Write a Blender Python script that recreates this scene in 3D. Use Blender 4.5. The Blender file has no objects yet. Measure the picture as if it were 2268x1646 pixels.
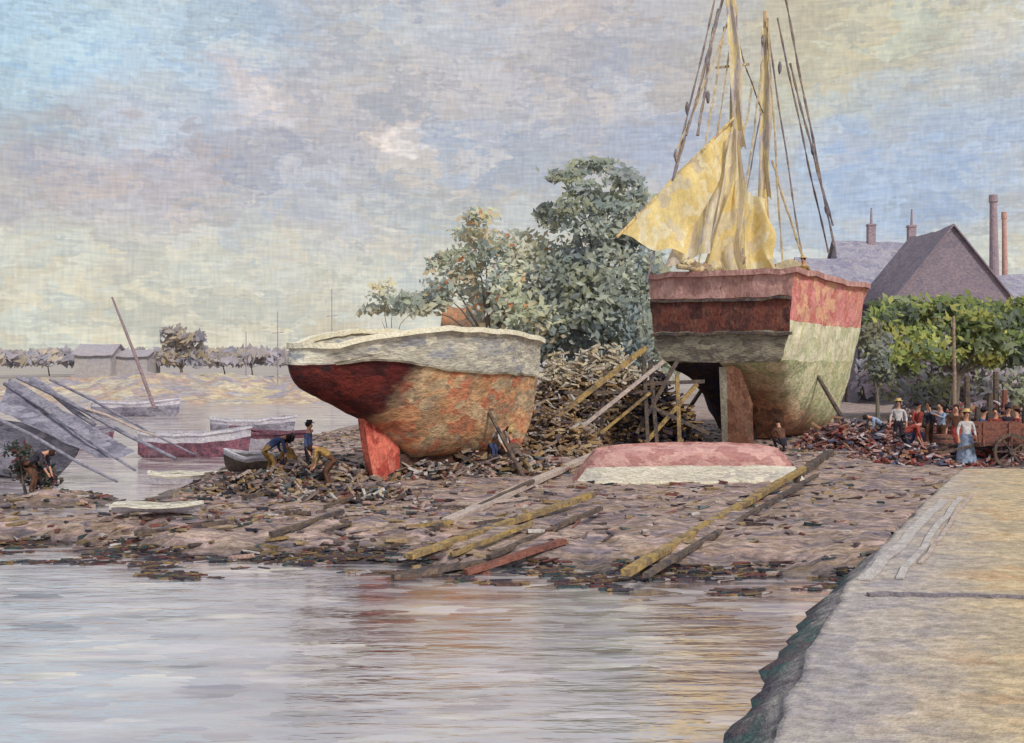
import bpy, math, random, bmesh
from mathutils import Vector, noise as mn
random.seed(7)
R=random.random
def U(a,b): return a+(b-a)*R()
F=2436.0; H=4.0
scene=bpy.context.scene; COL=scene.collection
def lin(c):
    return tuple([(v/255/12.92 if v/255<=0.04045 else ((v/255+0.055)/1.055)**2.4) for v in c])
def W(px,py,D): return Vector(((px-1134)/F*D, D, H-(py-800)/F*D))

# ---------------- terrain -----------------
QE=[(1.7,4),(2.34,10.1),(3.6,13.5),(5.3,17.4),(8.2,23),(12.1,30.4),(14,34)]
def qedge(y):
    if y<=QE[0][1]: return QE[0][0]
    for (x0,y0),(x1,y1) in zip(QE,QE[1:]):
        if y<=y1: return x0+(x1-x0)*(y-y0)/(y1-y0)
    return QE[-1][0]
def qz(y): return .40+.36*sm((y-12)/19)
def sm(t):
    t=max(0,min(1,t)); return t*t*(3-2*t)
def terr(x,y):
    n=mn.noise(Vector((x*.25,y*.25,0)))*1.6+mn.noise(Vector((x*.9,y*.9,3)))*.5
    ys=20.9-0.16*x if x>-12 else 22.8
    if x>3: ys=20.4-0.35*(x-3)
    d1=y-ys+n*.8+mn.noise(Vector((x*.35,y*1.5,8)))*1.5
    d2=max(x+10.6-0.03*(y-34), 27.4-y+.12*(x+11), 2.2-math.hypot((x+13.4)*.8,(y-31)*1.2))+n*.8
    d3=(y-125)/5.0
    d=max(min(d1,d2),d3)
    z=-0.45+1.0*sm((d+2.0)/5.2) if d<3.2 else 0.55
    z+=0.30*sm((y-26)/18)*sm((x+12)/5)
    if y>60: z+=0.5*sm((y-60)/60)
    if abs(z)<.35 and y<60: z+=.19*mn.noise(Vector((x*.7,y*3.2,2)))+.08*mn.noise(Vector((x*2.5,y*6,2)))
    a=0.10*sm((d+.5)/2)
    z+=a*mn.noise(Vector((x*1.1,y*1.3,9)))+a*.8*mn.noise(Vector((x*3,y*3,5)))
    if y<33.5 and x>qedge(y)-.05: z=min(z,qz(y)-.10 if y>30.5 else .2)
    return z
def GP(px,D):
    x=(px-1134)/F*D
    return Vector((x,D,terr(x,D)))
def GY(px,py):
    D=F*(H-.5)/(py-800)
    for i in range(14):
        x=(px-1134)/F*D
        D=.5*D+.5*F*(H-max(0,terr(x,D)))/(py-800)
    x=(px-1134)/F*D
    return Vector((x,D,max(0,terr(x,D))))

# ---------------- materials ----------------
def ramp(nt,cols,interp='LINEAR'):
    r=nt.nodes.new('ShaderNodeValToRGB'); r.color_ramp.interpolation=interp
    e=r.color_ramp.elements; n=len(cols)
    e[0].position=0.0; e[0].color=(*lin(cols[0]),1)
    e[1].position=1.0; e[1].color=(*lin(cols[-1]),1)
    for i in range(1,n-1):
        k=e.new(i/(n-1)); k.color=(*lin(cols[i]),1)
    return r
MATS={}
def paint(name,cols,sc=(1,1,1),dab=3.0,rough=.85,bump=.35,var=.5,rot=(0,0,0),attr=False,trans=0,spec=.2,mixf=.38,split=None):
    if name in MATS: return MATS[name]
    m=bpy.data.materials.new(name); m.use_nodes=True; nt=m.node_tree; N=nt.nodes; Lk=nt.links
    b=N['Principled BSDF']; b.inputs['Roughness'].default_value=rough
    b.inputs['Specular IOR Level'].default_value=spec
    tc=N.new('ShaderNodeTexCoord'); mp=N.new('ShaderNodeMapping'); mp.inputs['Scale'].default_value=sc; mp.inputs['Rotation'].default_value=rot
    Lk.new(tc.outputs['Object'],mp.inputs['Vector'])
    n1=N.new('ShaderNodeTexNoise'); n1.inputs['Scale'].default_value=dab*1.6; n1.inputs['Detail'].default_value=2
    Lk.new(mp.outputs[0],n1.inputs['Vector'])
    va=N.new('ShaderNodeVectorMath'); va.operation='MULTIPLY_ADD'; k_=.55/dab*1.4; va.inputs[1].default_value=(k_,k_,k_)
    Lk.new(n1.outputs['Color'],va.inputs[0]); Lk.new(mp.outputs[0],va.inputs[2])
    vo=N.new('ShaderNodeTexVoronoi'); vo.inputs['Scale'].default_value=dab*1.5; Lk.new(va.outputs[0],vo.inputs['Vector'])
    sep=N.new('ShaderNodeSeparateColor'); Lk.new(vo.outputs['Color'],sep.inputs[0])
    n2=N.new('ShaderNodeTexNoise'); n2.inputs['Scale'].default_value=dab*.45; n2.inputs['Detail'].default_value=4; n2.inputs['Roughness'].default_value=.7
    Lk.new(mp.outputs[0],n2.inputs['Vector'])
    mr=N.new('ShaderNodeMapRange'); mr.inputs[1].default_value=.3; mr.inputs[2].default_value=.7; Lk.new(n2.outputs['Fac'],mr.inputs[0])
    mx=N.new('ShaderNodeMix'); mx.inputs[0].default_value=mixf
    Lk.new(sep.outputs[0],mx.inputs[2]); Lk.new(mr.outputs[0],mx.inputs[3])
    n3=N.new('ShaderNodeTexNoise'); n3.inputs['Scale'].default_value=dab*4; n3.inputs['Detail'].default_value=3; n3.inputs['Roughness'].default_value=.75
    Lk.new(mp.outputs[0],n3.inputs['Vector'])
    mv=N.new('ShaderNodeMapRange'); mv.inputs[1].default_value=.3; mv.inputs[2].default_value=.7; mv.inputs[3].default_value=1-var*.7; mv.inputs[4].default_value=1+var*.6
    Lk.new(n3.outputs['Fac'],mv.inputs[0])
    mc=N.new('ShaderNodeMix'); mc.data_type='RGBA'; mc.blend_type='MULTIPLY'; mc.inputs[0].default_value=1
    if attr:
        at=N.new('ShaderNodeAttribute'); at.attribute_name='Col'; Lk.new(at.outputs['Color'],mc.inputs[6])
    else:
        r=ramp(nt,cols); Lk.new(mx.outputs[0],r.inputs[0]); co_=r.outputs[0]
        if split:
            r2=ramp(nt,split[0]); Lk.new(mx.outputs[0],r2.inputs[0])
            dt=N.new('ShaderNodeVectorMath'); dt.operation='DOT_PRODUCT'; dt.inputs[1].default_value=split[1]; Lk.new(tc.outputs['Object'],dt.inputs[0])
            ad0=N.new('ShaderNodeMath'); ad0.operation='MULTIPLY_ADD'; ad0.inputs[1].default_value=split[4] if len(split)>4 else 2.0; Lk.new(n2.outputs['Fac'],ad0.inputs[0]); Lk.new(dt.outputs['Value'],ad0.inputs[2])
            ms_=N.new('ShaderNodeMapRange'); ms_.interpolation_type='SMOOTHSTEP'; ms_.inputs[1].default_value=split[2]; ms_.inputs[2].default_value=split[2]+split[3]; Lk.new(ad0.outputs[0],ms_.inputs[0])
            mm=N.new('ShaderNodeMix'); mm.data_type='RGBA'; Lk.new(ms_.outputs[0],mm.inputs[0]); Lk.new(co_,mm.inputs[6]); Lk.new(r2.outputs[0],mm.inputs[7]); co_=mm.outputs[2]
        Lk.new(co_,mc.inputs[6])
    Lk.new(mv.outputs[0],mc.inputs[7])
    Lk.new(mc.outputs[2],b.inputs['Base Color'])
    bp=N.new('ShaderNodeBump'); bp.inputs['Strength'].default_value=min(1,bump*1.8); bp.inputs['Distance'].default_value=.08
    Lk.new(n3.outputs['Fac'],bp.inputs['Height']); Lk.new(bp.outputs[0],b.inputs['Normal'])
    if trans>0:
        t=N.new('ShaderNodeBsdfTranslucent'); Lk.new(mc.outputs[2],t.inputs['Color'])
        ms=N.new('ShaderNodeMixShader'); ms.inputs[0].default_value=trans
        Lk.new(b.outputs[0],ms.inputs[1]); Lk.new(t.outputs[0],ms.inputs[2]); Lk.new(ms.outputs[0],N['Material Output'].inputs['Surface'])
    MATS[name]=m; return m

# ---------------- mesh accumulator ----------------
class M:
    def __init__(s): s.v=[]; s.f=[]; s.c=[]
    def add(s,vs,fs,col=None):
        o=len(s.v); s.v+= [Vector(v) for v in vs]
        for f in fs: s.f.append([i+o for i in f]); s.c.append(col)
        return s
    def box(s,p1,p2,w,h,col=None,up=Vector((0,0,1)),jit=0):
        p1=Vector(p1);p2=Vector(p2); d=(p2-p1).normalized()
        if abs(d.dot(up))>.95: up=Vector((0,1,0))
        a=d.cross(up).normalized(); b=a.cross(d)
        vs=[]
        for p in (p1,p2):
            for i,j in ((-1,-1),(1,-1),(1,1),(-1,1)):
                vs.append(p+a*(i*w/2*(1+U(-jit,jit)))+b*(j*h/2*(1+U(-jit,jit)))+d*U(-jit,jit)*w)
        return s.add(vs,[(0,1,2,3),(7,6,5,4),(0,4,5,1),(1,5,6,2),(2,6,7,3),(3,7,4,0)],col)
    def cyl(s,p1,p2,r1,r2,n=8,col=None):
        p1=Vector(p1);p2=Vector(p2); d=(p2-p1).normalized(); up=Vector((0,0,1))
        if abs(d.dot(up))>.95: up=Vector((0,1,0))
        a=d.cross(up).normalized(); b=a.cross(d); vs=[]
        for p,r in ((p1,r1),(p2,r2)):
            for i in range(n):
                t=2*math.pi*i/n; vs.append(p+a*math.cos(t)*r+b*math.sin(t)*r)
        fs=[(i,(i+1)%n,n+(i+1)%n,n+i) for i in range(n)]+[tuple(range(n-1,-1,-1)),tuple(range(n,2*n))]
        return s.add(vs,fs,col)
    def tube(s,pts,rs,n=7,col=None):
        pts=[Vector(p) for p in pts]; vs=[]
        for i,p in enumerate(pts):
            d=(pts[min(i+1,len(pts)-1)]-pts[max(i-1,0)]).normalized(); up=Vector((0,1,0)) if abs(d.z)>.3 else Vector((0,0,1))
            a=d.cross(up).normalized(); b=a.cross(d)
            for k in range(n):
                t=2*math.pi*k/n; vs.append(p+(a*math.cos(t)+b*math.sin(t))*rs[i])
        fs=[(i*n+k,i*n+(k+1)%n,(i+1)*n+(k+1)%n,(i+1)*n+k) for i in range(len(pts)-1) for k in range(n)]
        fs+=[tuple(range(n-1,-1,-1)),tuple(range((len(pts)-1)*n,len(pts)*n))]
        return s.add(vs,fs,col)
    def strip(s,pts,w,h):
        pts=[Vector(p) for p in pts]; vs=[]; L=len(pts)
        for i,p in enumerate(pts):
            d=(pts[min(i+1,L-1)]-pts[max(i-1,0)]).normalized(); a=d.cross(Vector((0,0,1))).normalized(); b=a.cross(d)
            for x,y in ((-1,-1),(1,-1),(1,1),(-1,1)): vs.append(p+a*x*w/2+b*y*h/2)
        fs=[(i*4+k,i*4+(k+1)%4,(i+1)*4+(k+1)%4,(i+1)*4+k) for i in range(L-1) for k in range(4)]+[(3,2,1,0),(L*4-4,L*4-3,L*4-2,L*4-1)]
        return s.add(vs,fs)
    def ell(s,c,rx,ry,rz,nu=12,nv=8,col=None,wob=0):
        vs=[];fs=[]
        for j in range(nv+1):
            ph=math.pi*j/nv
            for i in range(nu):
                t=2*math.pi*i/nu; k=1+wob*mn.noise(Vector((math.cos(t)*2,math.sin(t)*2,ph*2+c[0])))
                vs.append((c[0]+rx*k*math.sin(ph)*math.cos(t),c[1]+ry*k*math.sin(ph)*math.sin(t),c[2]+rz*k*math.cos(ph)))
        for j in range(nv):
            for i in range(nu):
                fs.append((j*nu+i,(j+1)*nu+i,(j+1)*nu+(i+1)%nu,j*nu+(i+1)%nu))
        return s.add(vs,fs,col)
    def obj(s,name,mat,base=Vector((0,0,0)),parent=None,smooth=False,weld=False):
        me=bpy.data.meshes.new(name)
        me.from_pydata([tuple(v-base) for v in s.v],[],s.f)
        if any(c is not None for c in s.c):
            ca=me.color_attributes.new('Col','FLOAT_COLOR','CORNER')
            dat=[]
            for p,c in zip(me.polygons,s.c):
                c=c or (.5,.5,.5); dat+= [c[0],c[1],c[2],1]*p.loop_total
            ca.data.foreach_set('color',dat)
        me.update()
        if smooth: me.polygons.foreach_set('use_smooth',[True]*len(me.polygons))
        for m in (mat if isinstance(mat,list) else [mat]): me.materials.append(m)
        if weld:
            bm=bmesh.new(); bm.from_mesh(me); bmesh.ops.remove_doubles(bm,verts=bm.verts,dist=.002); bm.to_mesh(me); bm.free()
        o=bpy.data.objects.new(name,me); COL.objects.link(o)
        if parent: o.parent=parent
        else: o.location=base
        return o
def thing(name,label,cat,base,group=None):
    e=bpy.data.objects.new(name,None); e.location=base; e.empty_display_size=.3; COL.objects.link(e)
    e['label']=label; e['category']=cat
    if group: e['group']=group
    return e
def tag(o,label,cat,group=None):
    o['label']=label; o['category']=cat
    if group: o['group']=group
    return o

# ---------------- palette materials ----------------
ATT=paint('painted_bits',[(0,0,0),(1,1,1)],attr=True,dab=4,var=.55)
LEAF=bpy.data.materials.new('leaf_mat'); LEAF.use_nodes=True
_n=LEAF.node_tree; _a=_n.nodes.new('ShaderNodeAttribute'); _a.attribute_name='Col'; _d=_n.nodes.new('ShaderNodeBsdfDiffuse'); _t=_n.nodes.new('ShaderNodeBsdfTranslucent'); _m=_n.nodes.new('ShaderNodeMixShader'); _m.inputs[0].default_value=.35
_n.nodes.remove(_n.nodes['Principled BSDF'])
for q_ in (_d,_t): _n.links.new(_a.outputs['Color'],q_.inputs[0])
_n.links.new(_d.outputs[0],_m.inputs[1]);_n.links.new(_t.outputs[0],_m.inputs[2]);_n.links.new(_m.outputs[0],_n.nodes['Material Output'].inputs[0])

c44,s44=math.cos(math.radians(44)),math.sin(math.radians(44))
RED=[(52,30,32),(96,40,38),(66,36,38),(114,50,44),(56,42,46),(86,38,38)]
ORG=[(136,106,88),(186,142,104),(158,130,104),(206,164,124),(190,118,90),(156,140,118),(208,178,142),(140,110,94),(200,140,104)]
m_lhull=paint('hull_paint_orange',RED,sc=(.8,.8,1.5),dab=1.2,var=.65,bump=.4,rot=(0,.6,0),split=(ORG,(c44,s44,-.62),1.35,1.1))
m_darkred=paint('hull_darkred',RED,dab=2.0,var=.7,bump=.4,sc=(1,1,2))
m_white=paint('bulwark_white',[(146,142,134),(200,194,178),(166,162,156),(220,214,196),(152,154,162),(190,184,168)],sc=(.8,.8,2.6),dab=1.4,var=.5,bump=.4)
m_cream=paint('rail_cream',[(212,204,172),(236,230,210),(222,212,188)],dab=3,var=.3)
m_pinkr=paint('rudder_pink',[(188,88,76),(220,124,106),(164,70,62),(224,142,124)],sc=(1,1,.6),dab=3,var=.5)
m_keel=paint('keel_wood',[(74,58,54),(108,78,66),(64,54,58)],dab=3)
m_pinktop=paint('pink_topside',[(178,138,130),(200,158,152),(162,120,116),(210,170,158)],sc=(1,1,.5),dab=2.5,var=.4)
m_pinkside=paint('pink_side',[(206,132,130),(222,152,148),(198,118,112),(226,178,144),(210,140,146)],dab=1.6,var=.4,bump=.4)
m_maroon=paint('maroon_band',[(88,56,52),(124,74,64),(80,54,54),(150,100,82)],sc=(1,1,.6),dab=2.5,var=.6,bump=.4)
m_olive=paint('olive_counter',[(128,120,104),(160,152,134),(108,100,94),(146,132,104)],sc=(1,1,2.5),dab=1.6,var=.4,bump=.4)
m_wside=paint('white_side',[(218,210,176),(236,228,202),(196,198,162),(224,210,166)],sc=(1,1,.7),dab=1.8,var=.35,bump=.4)
m_hullshade=paint('hull_shade',[(36,34,48),(54,42,44),(42,44,64),(78,56,46),(44,38,46)],dab=2,var=.7,bump=.4)  # deep shade of the hollow under the stern, painted as dark colour
m_mast=paint('mast_wood',[(150,134,116),(204,182,132),(142,126,132),(216,198,150),(126,112,110)],sc=(3,3,.5),dab=2.2,var=.6)
m_mast2=paint('mast_ochre',[(210,180,114),(230,204,144),(178,150,124),(196,178,160)],sc=(3,3,.5),dab=2,var=.5)
m_rope=paint('rope',[(110,100,106),(152,136,124),(126,120,132),(98,92,96)],sc=(1,1,.7),dab=1.2,var=.7)
m_ropel=paint('rope_light',[(174,154,124),(198,178,144),(150,140,140)],sc=(1,1,.7),dab=1.2,var=.6)
m_sail=paint('sail_yellow',[(230,198,130),(250,228,166),(238,212,144),(252,240,204),(216,200,170),(244,214,138)],sc=(1.1,1.1,.8),dab=1.5,var=.22,bump=.2,trans=.35,rot=(0,.6,0))
m_sailc=paint('sail_cream',[(232,216,176),(250,240,208),(212,198,190),(250,234,182),(220,212,204),(190,180,192)],sc=(2.0,2.0,.5),dab=1.4,var=.25,bump=.2,trans=.35)
m_boatpink=paint('dinghy_pink',[(184,136,134),(206,164,156),(172,122,120),(200,154,142)],sc=(.7,1,1.5),dab=2.2,var=.35,bump=.4)
m_boatwhite=paint('dinghy_white',[(204,198,180),(228,222,208),(186,180,176)],sc=(.8,.8,2),dab=2,var=.3,bump=.4)
m_greyhull=paint('grey_hull',[(126,122,138),(152,148,162),(108,106,122),(166,160,168)],sc=(1,1,2.2),dab=1.6,var=.5,bump=.4)
m_magenta=paint('magenta_hull',[(112,72,88),(142,96,110),(100,72,88),(156,128,140)],dab=3,var=.6)
m_lav=paint('lavender_paint',[(178,174,186),(200,196,204),(164,160,180)],dab=2,var=.4)
m_trunk=paint('bark',[(100,96,92),(122,112,102),(92,92,96)],sc=(2,2,.6),dab=3,var=.5)
m_woodd=paint('wood_dark',[(84,74,70),(114,98,86),(76,70,76),(124,108,88)],dab=3,var=.6)
m_woodo=paint('wood_ochre',[(142,118,78),(174,146,94),(120,102,84),(184,160,114)],dab=3,var=.55)
m_woodp=paint('wood_pale',[(174,154,148),(196,180,170),(154,136,138)],dab=3,var=.4)
m_woodl=paint('wood_lavender',[(176,168,166),(194,186,182),(162,154,154)],dab=2.5,var=.4)
m_woodr=paint('wood_red',[(118,78,70),(136,90,78),(100,72,72)],dab=3,var=.5)
m_roofp=paint('roof_purple',[(146,142,158),(162,158,170),(136,132,154),(170,160,164)],sc=(1,1,1.5),dab=1.1,var=.35,bump=.3)  # grey-purple lightened, distance haze put into the roof colours
m_roofd=paint('roof_dark',[(130,120,134),(148,134,144),(118,112,130)],sc=(1,1,1.5),dab=1.1,var=.4)
m_roofo=paint('roof_orange',[(166,112,84),(188,132,96),(148,116,96),(192,150,116)],dab=1.5,var=.5)
m_wallg=paint('wall_grey',[(146,142,154),(160,154,164),(138,134,150)],dab=.8,var=.3)  # paler and more lavender, haze put into the wall colour
m_wallc=paint('wall_cream',[(176,162,138),(198,184,154),(154,140,124)],dab=1.2,var=.3)
m_brick=paint('chimney_brick',[(152,136,148),(170,148,154),(140,130,146)],dab=1.5,var=.4)
m_brickp=paint('chimney_pink',[(192,152,146),(204,162,152)],dab=1.5,var=.4)
m_glass=paint('window_dark',[(84,86,98),(104,104,120)],dab=1,rough=.25,bump=.05,spec=.5)
m_frame=paint('window_frame',[(160,154,156),(176,170,168)],dab=2)
m_far=paint('far_wall',[(166,160,166),(176,168,166),(158,156,168)],dab=.3,var=.3)  # far wall and roof kept pale, haze painted into their colour
m_farr=paint('far_roof',[(158,154,166),(170,160,164)],dab=.3,var=.2)
m_skin=paint('skin',[(190,140,118),(205,156,134)],dab=6,var=.15,bump=.1)
m_hair=paint('hair',[(50,38,34),(70,52,44)],dab=9)
def cloth(n,c): 
    return paint('cloth_'+n,[tuple(int(v*.75) for v in c),c,tuple(min(255,int(v*1.2)) for v in c)],dab=7,var=.5,bump=.3)
c_blue=cloth('blue',(70,82,122)); c_dark=cloth('dark',(60,56,68)); c_och=cloth('ochre',(160,128,78)); c_wh=cloth('white',(208,202,204))
c_red=cloth('red',(158,72,66)); c_brn=cloth('brown',(104,74,60)); c_pal=cloth('paleblue',(144,158,184)); c_straw=cloth('straw',(196,170,120))

# ---------------- ground ----------------
def lines(lo,hi,a,b,step):
    L=[]; k=a
    while k<=b: L.append(k); k+=step
    d=step; x=b
    while x<hi: d*=1.28; x+=d; L.append(min(x,hi))
    d=step;x=a
    while x>lo: d*=1.28; x-=d; L.append(max(x,lo))
    return sorted(set(L))
xs=lines(-2500,2500,-24,26,.2); ys=lines(-60,4000,8,56,.2)
g=M(); vs=[(x,y,terr(x,y)) for y in ys for x in xs]; nx=len(xs)
fs=[(j*nx+i,j*nx+i+1,(j+1)*nx+i+1,(j+1)*nx+i) for j in range(len(ys)-1) for i in range(nx-1)]
g.add(vs,fs)
gm=paint('ground_mud',[(104,90,94),(160,142,136),(124,108,110),(180,158,146),(136,116,102),(188,162,156),(114,106,116),(168,142,132),(158,136,106),(128,106,108)],sc=(.38,1.3,1),dab=2.2,var=.8,bump=.8,mixf=.32)
nt=gm.node_tree; N=nt.nodes; Lk=nt.links
geo=N.new('ShaderNodeNewGeometry'); sp=N.new('ShaderNodeSeparateXYZ'); Lk.new(geo.outputs['Position'],sp.inputs[0])
bs=N['Principled BSDF']; src=bs.inputs['Base Color'].links[0].from_socket
mr=N.new('ShaderNodeMapRange'); mr.inputs[1].default_value=-.05; mr.inputs[2].default_value=.34; Lk.new(sp.outputs['Z'],mr.inputs[0])
mw=N.new('ShaderNodeMix'); mw.data_type='RGBA'; mw.blend_type='MULTIPLY'; mw.inputs[0].default_value=1
wr=N.new('ShaderNodeValToRGB'); wr.color_ramp.elements[0].color=(.28,.31,.33,1); wr.color_ramp.elements[1].color=(1,1,1,1); Lk.new(mr.outputs[0],wr.inputs[0])
Lk.new(src,mw.inputs[6]); Lk.new(wr.outputs[0],mw.inputs[7])
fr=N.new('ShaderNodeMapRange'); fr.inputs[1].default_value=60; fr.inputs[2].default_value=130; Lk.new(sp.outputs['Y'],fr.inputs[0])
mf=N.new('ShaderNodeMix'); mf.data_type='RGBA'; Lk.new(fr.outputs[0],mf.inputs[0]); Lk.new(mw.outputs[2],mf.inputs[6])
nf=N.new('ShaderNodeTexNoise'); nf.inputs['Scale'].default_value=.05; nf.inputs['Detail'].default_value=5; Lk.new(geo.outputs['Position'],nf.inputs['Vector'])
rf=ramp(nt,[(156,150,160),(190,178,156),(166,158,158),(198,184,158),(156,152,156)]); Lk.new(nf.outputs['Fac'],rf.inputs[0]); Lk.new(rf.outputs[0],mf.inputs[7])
Lk.new(mf.outputs[2],bs.inputs['Base Color'])
rr=N.new('ShaderNodeMapRange'); rr.inputs[1].default_value=0; rr.inputs[2].default_value=.3; rr.inputs[3].default_value=.45; rr.inputs[4].default_value=.9; Lk.new(sp.outputs['Z'],rr.inputs[0]); Lk.new(rr.outputs[0],bs.inputs['Roughness'])
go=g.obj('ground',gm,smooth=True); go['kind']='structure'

# ---------------- water ----------------
wm=bpy.data.materials.new('water_mat'); wm.use_nodes=True; nt=wm.node_tree; N=nt.nodes; Lk=nt.links; N.remove(N['Principled BSDF'])
tc=N.new('ShaderNodeTexCoord'); mp=N.new('ShaderNodeMapping'); mp.inputs['Scale'].default_value=(.62,2.1,1); Lk.new(tc.outputs['Object'],mp.inputs[0])
n1=N.new('ShaderNodeTexNoise'); n1.inputs['Scale'].default_value=1.5; n1.inputs['Detail'].default_value=3; n1.inputs['Roughness'].default_value=.6; Lk.new(mp.outputs[0],n1.inputs['Vector'])
va=N.new('ShaderNodeVectorMath'); va.operation='MULTIPLY_ADD'; va.inputs[1].default_value=(.6,.6,.6); Lk.new(n1.outputs['Color'],va.inputs[0]); Lk.new(mp.outputs[0],va.inputs[2])
vo=N.new('ShaderNodeTexVoronoi'); vo.inputs['Scale'].default_value=2.2; Lk.new(va.outputs[0],vo.inputs['Vector'])
sep=N.new('ShaderNodeSeparateColor'); Lk.new(vo.outputs['Color'],sep.inputs[0])
# broad patches: pale lilac-white dabs against darker mauve-grey dabs
n4=N.new('ShaderNodeTexNoise'); n4.inputs['Scale'].default_value=.42; n4.inputs['Detail'].default_value=4; n4.inputs['Roughness'].default_value=.65; Lk.new(mp.outputs[0],n4.inputs['Vector'])
pf=N.new('ShaderNodeMapRange'); pf.inputs[1].default_value=.40; pf.inputs[2].default_value=.62; Lk.new(n4.outputs['Fac'],pf.inputs[0])
r=ramp(nt,[(84,72,82),(160,150,156),(118,104,114),(190,182,184),(76,78,86),(176,166,172),(136,132,146),(196,188,182)]); Lk.new(sep.outputs[0],r.inputs[0])
rB=ramp(nt,[(190,182,188),(226,220,214),(204,196,204),(236,228,214),(176,170,184),(222,214,218)]); Lk.new(sep.outputs[0],rB.inputs[0])
mm=N.new('ShaderNodeMix'); mm.data_type='RGBA'; Lk.new(pf.outputs[0],mm.inputs[0]); Lk.new(r.outputs[0],mm.inputs[6]); Lk.new(rB.outputs[0],mm.inputs[7])
df=N.new('ShaderNodeBsdfDiffuse'); Lk.new(mm.outputs[2],df.inputs[0])
gl=N.new('ShaderNodeBsdfGlossy'); gl.inputs['Roughness'].default_value=.12; gl.inputs['Color'].default_value=(.98,.91,.88,1)
bp=N.new('ShaderNodeBump'); bp.inputs['Strength'].default_value=.24; bp.inputs['Distance'].default_value=.10
Lk.new(n1.outputs['Fac'],bp.inputs['Height']); Lk.new(bp.outputs[0],gl.inputs['Normal'])
ms=N.new('ShaderNodeMixShader')
fm_=N.new('ShaderNodeMapRange'); fm_.inputs[1].default_value=0; fm_.inputs[2].default_value=1; fm_.inputs[3].default_value=.32; fm_.inputs[4].default_value=.96; Lk.new(sep.outputs[1],fm_.inputs[0]); Lk.new(fm_.outputs[0],ms.inputs[0])
Lk.new(df.outputs[0],ms.inputs[1]); Lk.new(gl.outputs[0],ms.inputs[2]); Lk.new(ms.outputs[0],N['Material Output'].inputs['Surface'])
w=M(); w.add([(-2500,-60,0),(2500,-60,0),(2500,126,0),(-2500,126,0)],[(0,1,2,3)])
wo=w.obj('water',wm); wo['kind']='structure'

# ---------------- quay ----------------
qm=paint('quay_stone',[(150,142,144),(176,166,160),(158,150,154),(184,172,164),(164,154,150),(190,182,178)],sc=(1,1.2,1),dab=1.1,var=.5,bump=.4,mixf=.6,split=([(168,152,128),(190,172,142),(176,158,134),(198,176,142),(184,152,118),(186,172,152)],(1,-.42,0),-.6,2.6,2.0))
qw=paint('quay_weed',[(64,72,78),(92,94,98),(66,98,96),(104,92,96),(70,68,84),(122,114,114)],sc=(1,.6,.8),dab=3,var=.6,bump=.6,split=([(146,138,138),(168,160,156),(132,126,132),(158,148,140)],(0,0,1),.62,.28,1.0))
q=M(); qs=M(); yl=[4+i*.3 for i in range(98)]; NX=16
def qx(y,i):
    j=.10*mn.noise(Vector((y*.9,0,0)))+.06*mn.noise(Vector((y*3.1,0,0)))
    u=i/NX
    return qedge(y)+j+ (60-qedge(y))*u**3
def qzz(x,y,i):
    k=0 if i>0 else -.05
    return qz(y)+k+.02*mn.noise(Vector((x*.8,y*.8,1)))
for a,b in zip(yl,yl[1:]):
    for i in range(NX):
        P4=[(qx(a,i),a),(qx(a,i+1),a),(qx(b,i+1),b),(qx(b,i),b)]
        q.add([(P4[0][0],a,qzz(P4[0][0],a,i)),(P4[1][0],a,qzz(P4[1][0],a,i+1)),(P4[2][0],b,qzz(P4[2][0],b,i+1)),(P4[3][0],b,qzz(P4[3][0],b,i))],[(0,1,2,3)])
    fa=[.34+.12*mn.noise(Vector((t*1.3,4,0))) for t in (a,b)]
    def prof(y,f):
        x=qx(y,0); z=qzz(x,y,0)
        return [(x-f*3.2,y,-.9),(x-f*2.0+.14*mn.noise(Vector((y*2.3,1,1))),y,-.05),(x-f*.9+.05*mn.noise(Vector((y*3.3,5,1))),y,z*.6),(x,y,z)]
    A=prof(a,fa[0]);B=prof(b,fa[1])
    qs.add(A+B,[(0,1,5,4),(1,2,6,5),(2,3,7,6)])
qo=q.obj('quay',qm,smooth=True,weld=True); qo['kind']='structure'
qo2=qs.obj('quay_wall',qw,smooth=True,weld=True); tag(qo2,'sloping grey quay edge with dark weed at the waterline','quay wall')

# ---------------- debris (stuff) ----------------
PAL=[(134,116,112),(162,144,136),(118,102,104),(178,158,150),(150,130,102),(96,86,92),(178,148,138),(132,88,82),(104,112,114),(192,184,180),(138,122,118),(106,92,92),(162,138,106),(142,130,132)]
PAL=[lin(c) for c in PAL]
DARK=[lin(c) for c in [(60,54,60),(82,72,70),(62,74,76),(98,80,74),(122,104,74),(56,56,68),(106,68,64)]]
db=M(); cnt=0
while cnt<9500:
    y=19+ (R()**1.3)*36; x=U(-17,24)
    if y<31.5 and x>qedge(y)-.1: continue
    clump=mn.noise(Vector((x*.6,y*.45,4)))
    dens=.55+1.3*clump
    if x>-1 and y<36: dens*=.30
    if R()>dens: continue
    z=terr(x,y)
    if z<-.06: continue
    cnt+=1
    wet=z<.28
    col=random.choice(DARK) if (R()<(.6 if wet else .18)) else random.choice(PAL)
    L=U(.06,.34)*(1.8 if R()<.08 else 1); a=random.gauss(0.1,.6)
    w_=U(.03,.12); h_=U(.02,.07)
    d=Vector((math.cos(a),math.sin(a),U(-.15,.22)))*L/2
    p=Vector((x,y,z+h_*.25))
    db.box(p-d,p+d,w_,h_,col,jit=.55)
o=db.obj('scattered_debris',ATT); o['kind']='stuff'; tag(o,'scattered timber offcuts and stones over the muddy shore','debris')
db=M(); cnt=0; SH=[lin(c) for c in [(60,56,66),(78,70,72),(64,78,80),(98,74,70),(114,98,76),(84,66,68),(138,114,80),(110,72,72),(72,72,84),(160,150,150)]]
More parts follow.
